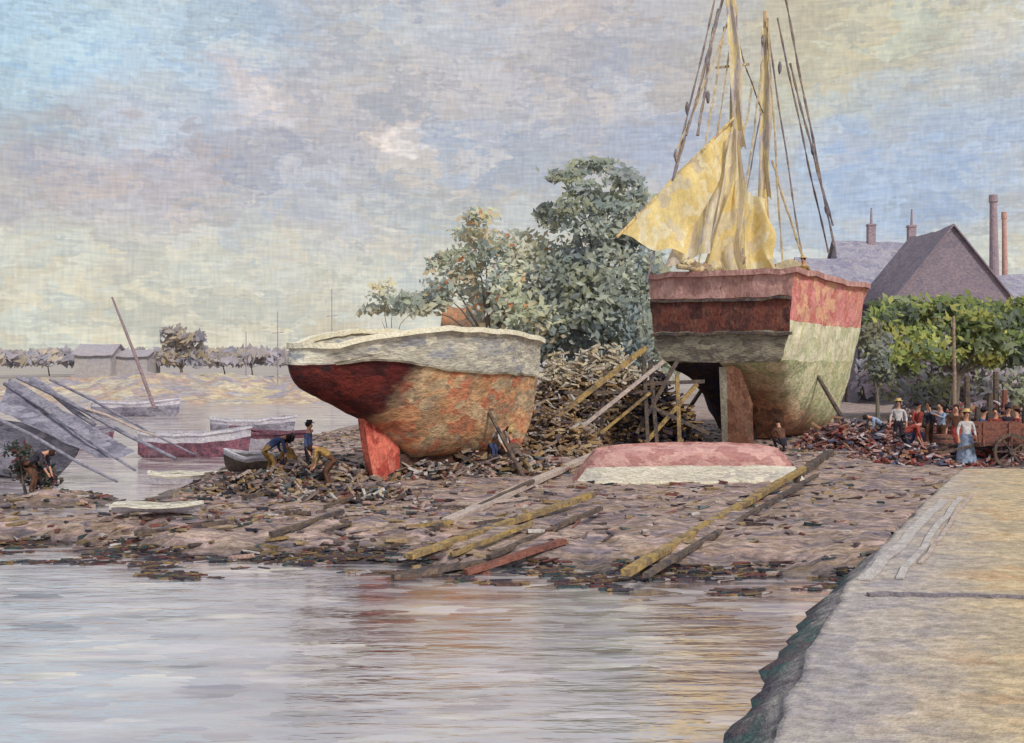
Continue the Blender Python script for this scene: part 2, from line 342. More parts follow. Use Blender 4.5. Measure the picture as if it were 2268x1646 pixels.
while cnt<2600:
    x=U(-17,8.5); y=U(16.5,25)
    if x>qedge(y)-.4: continue
    z=terr(x,y)
    if z<-.30 or z>.16: continue
    if mn.noise(Vector((x*.5,y*1.3,21)))<-.02: continue
    if z<-.05 and R()<.6: continue
    cnt+=1
    L=U(.08,.45); a=random.gauss(.05,.35); d=Vector((math.cos(a),math.sin(a),U(-.05,.08)))*L/2; p=Vector((x,y,max(z,0)+.003+U(0,.03)))
    db.box(p-d,p+d,U(.03,.08),U(.02,.04),random.choice(SH),jit=.5)
o=db.obj('shoreline_wrack',ATT); o['kind']='stuff'; tag(o,'dark wet wood scraps and weed along the waterline','debris')

def heap(name,label,cx,cy,rx,ry,hh,n,pal,seed=1,lmax=1.6,top=None,th=1.0):
    m=M()
    for i in range(n):
        t=U(0,2*math.pi); r_=math.sqrt(R()); x=cx+rx*r_*math.cos(t); y=cy+ry*r_*math.sin(t)
        h_=hh*(1-r_**2.4)*(.8+.5*mn.noise(Vector((x*.8,y*.8,seed)))+.1)
        z=terr(x,y)+U(.15,1)*max(.1,h_)
        a=U(0,math.pi); L=U(.2,lmax)/2
        d=Vector((math.cos(a),math.sin(a)*.6,U(-.6,.6)))*L
        pl=random.choice(pal)
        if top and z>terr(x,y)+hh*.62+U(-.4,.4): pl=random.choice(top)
        m.box(Vector((x,y,z))-d,Vector((x,y,z))+d,U(.05,.16)*th,U(.04,.12)*th,pl,jit=.4)
    o=m.obj(name,ATT); o['kind']='stuff'; tag(o,label,'pile'); return o
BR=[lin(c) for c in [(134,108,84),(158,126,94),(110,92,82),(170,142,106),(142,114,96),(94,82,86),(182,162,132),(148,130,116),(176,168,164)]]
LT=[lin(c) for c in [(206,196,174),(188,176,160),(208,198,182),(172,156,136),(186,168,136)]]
p=GP(1310,42)
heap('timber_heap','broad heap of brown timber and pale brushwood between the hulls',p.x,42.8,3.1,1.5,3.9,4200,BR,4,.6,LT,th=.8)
p=GP(1190,38)
heap('timber_heap','low heap of broken brown planks beside the hull',p.x+.2,38.2,2.1,1.2,1.9,1000,BR,2,.6,th=.8)
p=GP(1450,41)
DK=[lin(c) for c in [(60,54,66),(80,66,64),(54,54,74),(102,84,66),(142,116,80),(66,58,60)]]
heap('timber_heap','dark tangle of timber under the tall boat',p.x+.25,40.8,1.5,.6,2.9,900,DK,3,.8,th=.8)
RD=[lin(c) for c in [(132,82,76),(160,114,104),(118,92,92),(190,156,150),(102,86,94),(202,190,194),(164,122,96),(94,98,122),(174,134,130),(146,72,68),(78,64,72)]]
for (px,D,rx,ry,hh,n) in [(2030,42,2.4,1.2,1.3,800),(2200,39,2.6,1.2,2.0,1200),(1880,40,2.1,1.0,1.2,680),(1100,33,2.4,.8,.75,500),(900,32,2.0,.8,.6,360),(560,29,2.0,.9,.5,400),(760,27.5,1.8,.8,.4,320),(2130,35.6,2.8,1.2,.6,800),(2010,37,2.0,1.0,.5,420),(700,31,1.8,.8,.6,300)]:
    p=GP(px,D); heap('rubbish_heap','heap of reddish scrap wood and rags on the bank' if px>1500 else 'heap of brown scrap wood on the muddy bank',p.x,p.y,rx,ry,hh,n,RD if px>1500 else BR+PAL+DARK,px,.42,th=.75)

# ---------------- hull builder ----------------
def build_boat(e,base,head,L,B,Dp,kind,bands,cap_bands,mats,zk0,f0,k0,post,sheer=(.1,.03),ns=44,rows=8,deck_mat=None,rail_mat=None,heel=0,pe=1.5,kmid=.48,bul=None,rag=.0,bowx=2.4):
    ca,sa=math.cos(head),math.sin(head)
    bul=bul if bul is not None else (.10 if kind=='transom' else .35)
    def zk(s):
        z=0
        if s<post: z=zk0*(1-s/post)**pe
        if s>.88: z=.35*((s-.88)/.12)**2
        return z*Dp
    def zs(s): return Dp*(1+sheer[0]*max(0,(s-.4)/.6)**2+sheer[1]*max(0,(.4-s)/.4)**2)
    def bb(s):
        if s<.42: f=1-((.42-s)/.42)**2.4*(1-f0)
        else: f=1-((s-.42)/.58)**bowx*.97
        return B/2*f
    def kk(s):
        if s<.3: return k0+(kmid-k0)*(s/.3)
        if s>.6: return kmid+.6*((s-.6)/.4)**1.5
        return kmid
    def loc(x,y,z):
        if heel: y,z=y*math.cos(heel)-z*math.sin(heel), y*math.sin(heel)+z*math.cos(heel)
        v=base+Vector((x*ca-y*sa,x*sa+y*ca,z))
        if rag: v=v+mn.noise_vector(v*1.6)*rag+mn.noise_vector(v*4.5)*rag*.35
        return v
    def PT(s,t,sd):
        z0=zk(s); z1=zs(s); t=max(0,min(1,t))
        return (s*L+(L*.03*t if s>.9 else 0),sd*bb(s)*(t**kk(s)),z0+(z1-z0)*t)
    def tb(s,fz): return max(0,min(1,(fz*zs(s)-zk(s))/(zs(s)-zk(s))))
    S=[(i/ns)**1.1 for i in range(ns+1)]
    G={}
    for sd in (-1,1):
        prev=None
        for (np_,ns_,fn) in bands:
            nm=np_ if sd>0 else ns_
            m=G.setdefault(nm,M())
            for i in range(ns):
                for j in range(rows):
                    def tt(s,k):
                        a=0 if prev is None else tb(s,prev(s)); b=1 if fn is None else tb(s,fn(s))
                        kk_=k/rows
                        if prev is None: kk_=kk_**2.2
                        return a+(b-a)*kk_
                    q4=[PT(S[i],tt(S[i],j),sd),PT(S[i+1],tt(S[i+1],j),sd),PT(S[i+1],tt(S[i+1],j+1),sd),PT(S[i],tt(S[i],j+1),sd)]
                    if abs(q4[0][2]-q4[3][2])+abs(q4[1][2]-q4[2][2])<1e-5: continue
                    m.add([loc(*v) for v in q4],[(0,1,2,3) if sd<0 else (3,2,1,0)])
            prev=fn
    NC=12
    def cb(k): return bul*(math.sin(math.pi*k)**(.6 if kind!='transom' else 1))
    prev=0.0
    for nm,fz in cap_bands:
        t0=tb(0,prev) if prev else 0; t1=1 if fz is None else tb(0,fz); m=G.setdefault(nm,M())
        rr_=8
        for j in range(rr_):
            ta=t0+(t1-t0)*j/rr_; tb_=t0+(t1-t0)*(j+1)/rr_
            if prev==0.0: ta=(j/rr_)**1.8*t1; tb_=((j+1)/rr_)**1.8*t1
            a=[PT(0,ta,-1),PT(0,ta,1),PT(0,tb_,1),PT(0,tb_,-1)]
            for t in range(NC):
                def mix(p,q_,k,tz):
                    v=tuple(p[n]+(q_[n]-p[n])*k for n in range(3))
                    fb=min(1,tz*3+.2) if kind=='transom' else math.sin(math.pi*(.5+.28*tz))*min(1,(tz*1.6+.02)**.6)
                    return (v[0]-cb(k)*fb,v[1],v[2])
                A,B2=t/NC,(t+1)/NC
                m.add([loc(*mix(a[0],a[1],A,ta)),loc(*mix(a[0],a[1],B2,ta)),loc(*mix(a[3],a[2],B2,tb_)),loc(*mix(a[3],a[2],A,tb_))],[(3,2,1,0)])
        prev=fz
    for nm,m in G.items():
        if m.f: m.obj(nm,mats[nm],base,e,smooth=True,weld=True)
    rw=.022*B+.05
    fbt=1 if kind=='transom' else math.sin(math.pi*.78)
    pts=[loc(*PT(s,1,-1)) for s in reversed(S[::2])]+[loc(PT(0,1,-1)[0]-cb(k/NC)*fbt,PT(0,1,-1)[1]*(1-2*k/NC),zs(0)) for k in range(1,NC)]+[loc(*PT(s,1,1)) for s in S[::2]]
    M().strip(pts,rw*1.6,rw*1.1).obj('rail',rail_mat,base,e)
    dk=M(); dd=.86
    for s0,s1 in zip(S,S[1:]):
        if s1>.97: break
        A=[(s0*L,-bb(s0)*.90,zs(s0)*dd),(s1*L,-bb(s1)*.90,zs(s1)*dd),(s1*L,bb(s1)*.90,zs(s1)*dd),(s0*L,bb(s0)*.90,zs(s0)*dd)]
        dk.add([loc(*v) for v in A],[(0,1,2,3)])
    dk.obj('deck',deck_mat or m_woodo,base,e,weld=True)
    return loc,PT,zs,bb,zk,tb
def plate(m,loc,prof,th):
    vs=[loc(x,-th/2,z) for x,z in prof]+[loc(x,th/2,z) for x,z in prof]; n=len(prof)
    m.add(vs,[tuple(range(n)),tuple(range(2*n-1,n-1,-1))]+[(i,(i+1)%n,n+(i+1)%n,n+i) for i in range(n)])

# ---- left hull ----
baseL=Vector((-5.30,29.9,1.16))
eL=thing('beached_fishing_boat','orange fishing hull with dark red stern and white bulwark','boat',baseL)
fL=lambda s:.84-.17*sm(s/.5)
LL=8.4
locL,PL,zsL,bbL,zkL,tbL=build_boat(eL,baseL,math.radians(44),LL,3.7,3.75,'counter',[('hull','hull',fL),('bulwark','bulwark',None)],[('stern_planking',.84),('bulwark',None)],
   {'hull':m_lhull,'bulwark':m_white,'stern_planking':m_darkred},.50,.55,.40,.36,rail_mat=m_cream,sheer=(-.07,-.13),pe=.66,kmid=.46,rag=.06,bul=1.0,bowx=2.0)
rd=M(); plate(rd,locL,[(2.75,-.62),(1.85,-.62),(1.62,.3),(1.45,1.25),(1.85,1.5),(2.35,1.0),(2.75,.3)],.26); rd.obj('rudder',m_pinkr,baseL,eL)
kl=M(); plate(kl,locL,[(2.7,-.45),(7.5,-.45),(7.5,.1),(2.7,.14)],.24); kl.obj('keel',m_keel,baseL,eL)
for sd in (-1,1):
    pts=[]
    for i in range(0,25):
        s=i/25; v=PL(s,tbL(s,fL(s)),sd); pts.append(locL(v[0],v[1]+sd*.03,v[2]))
    M().strip(pts,.06,.06).obj('rubbing_strake',m_olive,baseL,eL)
for s,sd in ((.66,-1),(.4,1),(.7,1)):
    a=Vector(locL(*PL(s,.35,sd))); out=locL(s*LL,sd*2.4,0); out.z=terr(out.x,out.y)-.05
    tag(M().cyl(out,a,.07,.06,7).obj('prop_timber',m_woodd,out),'dark timber shore propping a beached hull','timber',"shoring props under the boats")
for s in (.4,.65,.88):
    c=locL(s*LL,0,-.45); zb=terr(c.x,c.y)-.1
    m=M(); m.box((c.x-.5,c.y+.3,(zb+c.z)/2),(c.x+.5,c.y-.3,(zb+c.z)/2),.35,max(.1,c.z-zb),jit=.05); tag(m.obj('keel_block',m_woodd,Vector((c.x,c.y,zb))),'dark timber block supporting a hull keel','timber','keel blocks under the hull')

# ---- right hull ----
baseR=Vector((7.75,41.2,.85)); hd=math.radians(90-34)
eR=thing('beached_sailing_boat','broad-sterned sailing boat with pink topsides, masts and yellow sails','boat',baseR)
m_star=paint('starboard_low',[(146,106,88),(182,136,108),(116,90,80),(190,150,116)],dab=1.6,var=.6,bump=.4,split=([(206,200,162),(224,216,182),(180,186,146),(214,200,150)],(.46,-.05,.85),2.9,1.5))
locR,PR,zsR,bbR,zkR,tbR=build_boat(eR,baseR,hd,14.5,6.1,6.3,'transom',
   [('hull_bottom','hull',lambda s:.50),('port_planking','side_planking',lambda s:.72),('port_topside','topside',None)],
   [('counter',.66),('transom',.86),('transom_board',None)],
   {'transom_board':m_pinktop,'transom':m_maroon,'counter':m_olive,'topside':m_pinkside,'side_planking':m_wside,'port_planking':m_olive,'port_topside':m_maroon,'hull':m_star,'hull_bottom':m_hullshade},.49,.95,.06,.24,rail_mat=m_pinktop,sheer=(.10,.02),pe=.55,kmid=.30,rag=.09)  # port underside carries the painted shade, starboard its brown
m_rb=paint('rudder_brown',[(190,136,110),(208,154,126),(166,114,92),(196,164,140)],dab=2)
rd=M(); bl=[(.75,0,-.1),(.15,-1.25,-.1),(.1,-1.3,1.6),(.25,-.75,2.9),(.5,0,3.1)]
vs=[locR(x,y,z) for x,y,z in bl]+[locR(x-.16,y-.08,z) for x,y,z in bl]; n=5
rd.add(vs,[tuple(range(n)),tuple(range(2*n-1,n-1,-1))]+[(i,(i+1)%n,n+(i+1)%n,n+i) for i in range(n)]); rd.obj('rudder',m_rb,baseR,eR)
rd=M(); plate(rd,locR,[(1.0,-.1),(.62,-.1),(.28,3.15),(.60,3.15)],.34); rd.obj('rudder_post',paint('rudder_grey',[(176,168,148),(198,190,172),(158,144,128)],dab=2),baseR,eR)
rd=M(); plate(rd,locR,[(3.6,-.1),(1.0,-.1),(.62,3.1),(1.4,3.1),(2.6,1.6)],.3); rd.obj('deadwood',m_hullshade,baseR,eR)
kl=M(); plate(kl,locR,[(2.2,-.25),(13.4,-.25),(13.4,.1),(2.3,.15)],.3); kl.obj('keel',m_keel,baseR,eR)
hw=bbR(0)
for z in (6.3*.66,6.3*.865):
    M().strip([locR(-.06-math.sin(math.pi*i/10)*.10,-hw*.97+2*hw*.97*i/10,z) for i in range(11)],.14,.10).obj('transom_moulding',m_woodd,baseR,eR)
for s,sd in ((.30,-1),(.3,1)):
    a=Vector(locR(*PR(s,.4,sd))); out=locR(s*14.5-.4,sd*4.0,0); out.z=terr(out.x,out.y)-.05
    tag(M().cyl(out,a,.10,.08,7).obj('prop_timber',m_woodd,out),'timber shore propping the tall beached hull','timber',"shoring props under the boats")
ec=thing('boat_cradle','dark timber cradle frame beside the tall stern','cradle',GP(1480,40.6))
for (a,b,nm,mt) in [((1440,800),(1455,985),'post',m_woodd),((1500,830),(1505,985),'post',m_woodo),((1425,850),(1560,845),'crossbeam',m_woodd),((1430,980),(1545,850),'brace',m_woodo),((1440,900),(1570,960),'brace',m_woodd),((1410,960),(1500,800),'brace',m_woodd)]:
    A=W(a[0],a[1],40.0);B=W(b[0],b[1],40.0); M().box(A,B,.14,.14,jit=.08).obj(nm,mt,ec.location,ec)
def mast(px0,py0,px1,py1,D,r0,r1,mat,nm='mast'):
    a=W(px0,py0,D); b=W(px1,py1,D); m=M(); pts=[];rs=[]
    for i in range(19):
        k=i/18; p=a.lerp(b,k); pts.append(p+Vector((.05*math.sin(k*9)+.02*math.sin(k*31),0,0))); rs.append((r0+(r1-r0)*k)*(1+.08*math.sin(k*23)))
    m.tube(pts,rs,9); return m.obj(nm,mat,baseR,eR,smooth=True)
mast(1642,680,1618,-60,43.0,.19,.13,m_mast)
mast(1694,680,1694,25,45.2,.18,.08,m_mast2)
mast(1636,600,1612,330,42.7,.10,.07,m_mast2,'spar')
def rope(a,b,D0,D1,r=.05,mat=m_rope,nm='shroud',sag=.16):
    A=W(*a,D0);B=W(*b,D1); pts=[];n=22; ph=U(0,9)
    for i in range(n+1):
        k=i/n; p=A.lerp(B,k); p.z-=sag*math.sin(math.pi*k); p.x+=.02*math.sin(k*13+ph)*math.sin(math.pi*k); pts.append(p)
    M().tube(pts,[r*.85*(.5+.7*abs(math.sin(i*1.1+ph))) for i in range(n+1)],5).obj(nm,mat,baseR,eR)
for a,b,D0,D1,r,mt in [((1585,-10),(1432,625),43,41.5,.05,m_rope),((1600,0),(1490,400),43,42,.06,m_rope),((1622,20),(1500,330),43,42,.045,m_ropel),
    ((1604,60),(1560,330),43,42,.05,m_ropel),((1618,90),(1545,600),43,42,.04,m_ropel),((1580,60),(1545,300),43,42,.07,m_rope),((1590,20),(1520,300),43,42,.05,m_rope),
    ((1735,-30),(1852,565),45,46,.06,m_rope),((1722,40),(1835,560),45,46.5,.05,m_rope),((1700,60),(1780,590),45,45,.045,m_rope),((1710,355),(1790,600),45,45,.06,m_ropel),
    ((1690,130),(1650,430),45,43,.05,m_ropel),((1625,60),(1690,250),43,45,.035,m_rope),((1700,40),(1735,610),45,44,.05,m_ropel),((1668,180),(1640,330),45,43,.05,m_ropel),((1685,250),(1620,580),44.5,42.5,.035,m_rope),((1750,140),(1845,500),45,46,.06,m_rope)]:
    rope(a,b,D0,D1,r,mt)
for px,py,D in [(1522,240,42.2),(1497,345,42),(1727,150,45),(1800,330,45.5),(1568,215,42.4),(1690,90,45),(1830,460,46)]:
    M().ell(W(px,py,D),.08,.1,.24,8,6,wob=.4).obj('pulley_block',m_rope,baseR,eR)
M().box(W(1585,150,43),W(1660,142,43),.08,.08).obj('crosstree',m_mast,baseR,eR)
def sail(P00,P10,P01,P11,D,mat,nm='sail',n=34,amp=.28,fr=9,belly=.0,edge=.1,D2=None,waist=0,cr=.08):
    D2=D if D2 is None else D2
    a,b,c,d=[W(p[0],p[1],(D if i<2 else D2)) for i,p in enumerate((P00,P10,P01,P11))]
    m=M(); vs=[]
    for j in range(n*2+1):
        v=j/(n*2)
        for i in range(n+1):
            u=i/n; uu=.5+(u-.5)*(1-waist*math.sin(math.pi*v))
            p=(a*(1-uu)+b*uu)*(1-v)+(c*(1-uu)+d*uu)*v
            p=p+Vector((edge*math.sin(v*9+u*3)*(.2+u), -amp*math.sin(u*fr+1.2*v+.7*math.sin(v*4))*(1-.5*v)-belly*math.sin(math.pi*u)*math.sin(math.pi*v), .10*math.sin(u*11)*(1-v)-belly*.6*math.sin(math.pi*u)*(1-v)))
            q3=Vector((p.x*1.5,p.y*1.5,p.z*.6)); p=p+Vector((.6*cr*mn.noise(q3),cr*1.8*mn.noise(q3+Vector((5,5,5))),.4*cr*mn.noise(q3+Vector((9,1,2)))))
            vs.append(p)
    fs=[(j*(n+1)+i,j*(n+1)+i+1,(j+1)*(n+1)+i+1,(j+1)*(n+1)+i) for j in range(n*2) for i in range(n)]
    m.add(vs,fs); return m.obj(nm,mat,baseR,eR,smooth=True)
sail((1372,520),(1525,556),(1600,278),(1634,268),41.6,m_sail,belly=.4,fr=5,amp=.2,D2=42.8,cr=.15)
sail((1462,605),(1575,556),(1608,300),(1634,300),42.1,m_sailc,fr=9,amp=.2,D2=42.9,cr=.12)
sail((1548,612),(1655,618),(1620,280),(1648,290),42.3,m_sailc,fr=13,amp=.16,waist=.25,cr=.1)
sail((1636,612),(1722,600),(1648,425),(1700,440),43.4,m_sail,fr=9,amp=.2,cr=.15)
sail((1560,600),(1610,606),(1622,400),(1636,400),42.0,m_sail,fr=7,amp=.12)
m_furlm=paint('clewed_cloth',[(214,200,162),(234,220,176),(188,178,184),(222,204,152),(200,190,194)],sc=(2,2,.5),dab=1.6,var=.35,bump=.3,trans=.2)
sail((1624,330),(1652,330),(1606,-20),(1628,-20),42.8,m_furlm,'clewed_sail',n=16,fr=8,amp=.10,edge=.06,cr=.06)
sail((1678,440),(1708,440),(1685,60),(1702,60),45.0,m_furlm,'clewed_sail',n=16,fr=8,amp=.10,edge=.06,cr=.06)
bm_=M(); bm_.cyl(W(1366,526,41.5),W(1625,262,42.7),.06,.05,7); bm_.obj('gaff',m_mast2,baseR,eR)
bm_=M(); bm_.cyl(W(1500,590,41.2),W(1650,604,43),.1,.1,7); bm_.obj('boom',m_mast,baseR,eR)
fs_=M()
for i in range(10):
    k=i/9; p=W(1525+k*110,585+12*math.sin(k*5),41.6+k*1.2); fs_.ell(p,.30,.22,.2+.07*math.sin(i*3),10,7,wob=.5)
fs_.obj('furled_sail',paint('furled',[(202,180,132),(216,200,160),(146,124,106),(178,146,114)],dab=3,var=.5),baseR,eR,smooth=True)
dh=M(); c=W(1745,600,44.5)
dh.add([(c.x-.7,c.y-.6,c.z-1),(c.x+.7,c.y-.6,c.z-1),(c.x+.7,c.y+.8,c.z-1),(c.x-.7,c.y+.8,c.z-1),(c.x-.6,c.y-.5,c.z+.25),(c.x+.6,c.y-.5,c.z+.25),(c.x+.6,c.y+.7,c.z+.25),(c.x-.6,c.y+.7,c.z+.25),(c.x,c.y-.5,c.z+.45),(c.x,c.y+.7,c.z+.45)],
 [(0,1,5,8,4),(1,2,6,5),(2,3,7,9,6),(3,0,4,7),(4,8,9,7),(8,5,6,9)]); dh.obj('deckhouse',m_wallc,baseR,eR)

# ---------------- overturned punt -----------------
def overturned(px0,px1,D,hh,ww,label):
    a=GP(px0,D); b=GP(px1,D+.6); z0=.5*(a.z+b.z)-.02
    e=thing('overturned_boat',label,'boat',Vector(((a.x+b.x)/2,D,z0)))
    ax=(b-a); ax.z=0; Ln=ax.length; ax.normalize(); sd=Vector((-ax.y,ax.x,0)); n=40
    lo=M(); hi=M()
    def sec(k,t):
        f=(1-abs(2*k-1)**5); w_=ww*(.45+.55*f); h_=hh*(.82+.18*(1-abs(2*k-1)**4))
        th=math.pi*t; y=-math.cos(th); z=math.sin(th)**.38
        y=math.copysign(abs(y)**.7,y)
        v=e.location+ax*((k-.5)*Ln*(1-.19*z))+sd*(y*w_/2)+Vector((0,0,z*h_))
        return v+mn.noise_vector(v*2.0)*.03
    T=[0,.01,.02,.03,.04,.048]+[.048+.904*i/18 for i in range(1,18)]+[.952,.96,.97,.98,.99,1]
    for i in range(n):
        for j in range(len(T)-1):
            q4=[sec(i/n,T[j]),sec((i+1)/n,T[j]),sec((i+1)/n,T[j+1]),sec(i/n,T[j+1])]
            (lo if (T[j+1]<=.0481 or T[j]>=.9519) else hi).add(q4,[(0,1,2,3)])
    for k in (0,1):
        hi.add([sec(k,t) for t in T],[tuple(range(len(T)))])
    hi.obj('bottom_planking',m_boatpink,e.location,e,smooth=True,weld=True); lo.obj('side_planking',m_boatwhite,e.location,e,smooth=True,weld=True)
    M().strip([sec(i/n,.5)+Vector((0,0,.02)) for i in range(n+1)],.09,.07).obj('keel',m_boatpink,e.location,e)
    for t in (0,1): M().strip([sec(i/n,t) for i in range(n+1)],.07,.09).obj('gunwale',m_cream,e.location,e)
overturned(1268,1765,31.6,1.02,1.9,'low overturned punt with pink bottom and white sides')

# ---------------- small boats ----------------
def dinghy(px,py,L,B,Dp,head,label,hm,rm,name='rowing_boat',group=None,D=None,z=None,mastline=None,heel=0):
    p=GY(px,py) if D is None else GP(px,D)
    if z is not None: p.z=z
    base=Vector(p); base.x-=math.cos(head)*L/2; base.y-=math.sin(head)*L/2
    e=thing(name,label,'boat',base,group)
    f=lambda s:.72
    build_boat(e,base,head,L,B,Dp,'transom',[('hull','hull',f),('upper_planking','upper_planking',None)],[('hull',.72),('upper_planking',None)],{'hull':hm,'upper_planking':rm},.25,.6,.35,.1,ns=16,rows=4,rail_mat=rm,deck_mat=m_woodd,sheer=(.25,.1),heel=heel,bul=.04,rag=.08)
    if mastline:
        (a,b,r)=mastline; M().tube([a,a.lerp(b,.5)+Vector((.04,0,0)),b],[r,r*.85,r*.5],7).obj('mast',paint('mast_mauve',[(130,106,114),(152,132,136),(118,104,116)],dab=3),base,e)
    return e
gb='small boats drawn up at the water edge'
dinghy(415,1072,2.3,.9,.38,math.radians(6),'small white rowing boat at the water edge',m_lav,m_boatwhite,group=gb,z=-.05)
dinghy(345,1142,1.9,.7,.20,math.radians(-3),'low white rowing boat beside shore debris',m_lav,m_boatwhite,group=gb)
dinghy(560,1045,1.9,.9,.5,math.radians(160),'small dark rowing boat beside workers',m_woodd,m_lav,group=gb)
dinghy(430,0,4.4,1.7,1.15,math.radians(8),'maroon boat with leaning mast in the harbour',m_magenta,m_lav,name='moored_boat',D=46,z=-.2,mastline=(W(342,905,46),W(248,658,46.5),.08))
dinghy(600,0,3.6,1.5,.95,math.radians(170),'lavender and maroon boat lying in the harbour',m_lav,m_magenta,name='moored_boat',D=50,z=-.2)
dinghy(560,0,4.6,1.6,.9,math.radians(5),'pale grey boat afloat in the harbour',m_greyhull,m_lav,name='moored_boat',D=62,z=-.2)
dinghy(300,0,6,2.0,1.2,math.radians(10),'grey boat afloat off the shore',m_greyhull,m_lav,name='moored_boat',D=80,z=-.2)
dinghy(150,0,4,1.6,.9,math.radians(15),'grey and mauve boat afloat beside spars',m_magenta,m_greyhull,name='moored_boat',D=52,z=-.2)
dinghy(-10,0,6.4,2.6,1.5,math.radians(-24),'grey hull heeled over in the shallows',m_greyhull,m_greyhull,name='beached_hulk',D=38,z=.0,heel=-.45)
for a,b,r,mt in [((40,835,38),(390,1010,36),.09,m_greyhull),((10,850,38),(300,1035,35),.07,m_greyhull),((70,838,38.5),(210,935,37),.12,m_greyhull),((110,840,39),(430,1000,37),.05,m_greyhull),((0,930,36),(260,1060,33),.06,m_greyhull),((190,905,37),(350,960,37),.05,m_woodp)]:
    A=W(a[0],a[1],a[2]);B=W(b[0],b[1],b[2]); B.z=max(B.z-.1,-.3); tag(M().tube([A,A.lerp(B,.3)+Vector((0,0,.05)),A.lerp(B,.7)-Vector((0,0,.04)),B],[r,r*.9,r*.8,r*.6],7).obj('spar',mt,B),'long wooden spar sloping down from the grey hulk','spar','spars leaning on the hulk')
aw=M(); A0,A1,A2=W(20,838,38.1),W(300,1000,36.3),W(-20,900,36.6); A3=W(210,1010,35.4); n=16; vs=[]
for j in range(n+1):
    for i in range(n+1):
        u,v=i/n,j/n; p=(A0*(1-u)+A1*u)*(1-v)+(A2*(1-u)+A3*u)*v; p=p+Vector((0,0,-.35*math.sin(math.pi*v)*(1-u*.6)+.09*mn.noise(p*1.8))); vs.append(p)
aw.add(vs,[(j*(n+1)+i,j*(n+1)+i+1,(j+1)*(n+1)+i+1,(j+1)*(n+1)+i) for j in range(n) for i in range(n)])
tag(aw.obj('tarpaulin',m_greyhull,Vector(A0),smooth=True),'grey-mauve tarpaulin sloping over the spars','tarpaulin')

# ---------------- timbers on the shore ----------------
def timber(a,b,w_,h_,mat,label,lift=.05):
    A=GY(*a);B=GY(*b); n=14; m=M(); pts=[]
    for i in range(n+1):
        p=A.lerp(B,i/n); pts.append(p)
    off=max(0,max(max(terr(p.x,p.y),0)-p.z for p in pts))*.7
    pts=[p+Vector((U(-.02,.02),0,off+lift+U(-.012,.012))) for p in pts]
    m.strip(pts,w_,h_)
    return tag(m.obj('timber_beam',mat,Vector(pts[0])),label,'timber','timbers lying on the shore')
timber((990,1165),(1340,1005),.28,.12,m_woodp,'pale pinkish squared beam lying on mud')
timber((1385,1305),(1780,1062),.18,.12,m_woodo,'long ochre beam running down to the water')
timber((1430,1312),(1810,1075),.12,.08,m_woodd,'dark thin beam beside the ochre one')
timber((905,1262),(1310,1120),.20,.10,m_woodo,'ochre brown beam lying near the waterline')
timber((1080,1265),(1330,1150),.12,.08,m_woodd,'thin dark plank near the waterline')
timber((1030,1275),(1250,1235),.18,.10,m_woodr,'dark red beam at the waterline')
timber((870,1285),(1120,1245),.16,.10,m_woodd,'dark beam half in the mud at waterline')
timber((960,1180),(1180,1085),.12,.1,m_woodd,'dark plank beside the pale beam')
timber((540,1110),(820,1060),.14,.12,m_woodd,'dark plank near the hull')
timber((1130,1010),(1300,985),.2,.18,m_woodo,'short ochre timber near the heap')
timber((1760,1070),(1840,1010),.2,.2,m_woodd,'dark timber beside overturned punt')
timber((600,1190),(760,1150),.11,.09,m_woodd,'small dark offcut on mud')
timber((1000,1225),(1180,1175),.10,.08,m_woodo,'small ochre plank on mud')
timber((300,1200),(520,1175),.11,.09,m_woodd,'dark plank by the water')
for i in range(12):
    px=U(560,1250);py=U(1090,1230);a=U(-.6,.2); L=U(40,110)
    timber((px,py),(px+L*math.cos(a),py+L*math.sin(a)*.6),U(.06,.11),U(.04,.08),random.choice([m_woodd,m_woodo,m_woodp,m_woodd]),'weathered plank lying on the muddy shore')
def qp(px,py):
    D=16
    for i in range(12): D=F*(H-qz(D))/(py-800)
    x=(px-1134)/F*D; return Vector((x,D,qz(D)+.03))
for a,b,w_,mt in [((1915,1288),(2090,1110),.20,m_woodl),((1990,1285),(2125,1105),.12,m_woodl),((2040,1250),(2150,1100),.07,m_woodp)]:
    A=qp(*a);B=qp(*b); tag(M().strip([A.lerp(B,i/10)+Vector((U(-.05,.05),0,0)) for i in range(11)],w_,.03).obj('plank',mt,A),'pale grey plank laid along the quay','plank','planks on the quay')
A=qp(1920,1318);B=qp(2320,1326); tag(M().strip([A.lerp(B,i/16)+Vector((0,U(-.06,.06),-.01)) for i in range(17)],.10,.05).obj('joint_strip',paint('slate_strip',[(122,116,126),(142,134,140),(110,106,120)],dab=3),A),'thin slate blue strip marking a step joint across the quay','rail')  # strip added to stand for the blue-grey step joint line

# trestle between boats
sb=GP(1330,39.5); eS=thing('wooden_trestle','brown timber trestle with sloping beams between two hulls','trestle',sb)
for (a,b,D0,D1,w_,mt,nm) in [((1180,965),(1430,770),39,40,.17,m_woodo,'sloping_beam'),((1240,985),(1470,800),38.6,39.6,.12,m_woodp,'sloping_beam'),((1425,770),(1435,985),40,39.6,.13,m_woodd,'post'),((1340,820),(1330,985),40,40,.12,m_woodd,'post'),
      ((1250,870),(1450,868),39.6,39.8,.11,m_woodd,'crossbeam'),((1330,960),(1440,870),39.4,39.6,.10,m_woodo,'brace')]:
    M().box(W(*a,D0),W(*b,D1),w_,w_,jit=.08).obj(nm,mt,sb,eS)

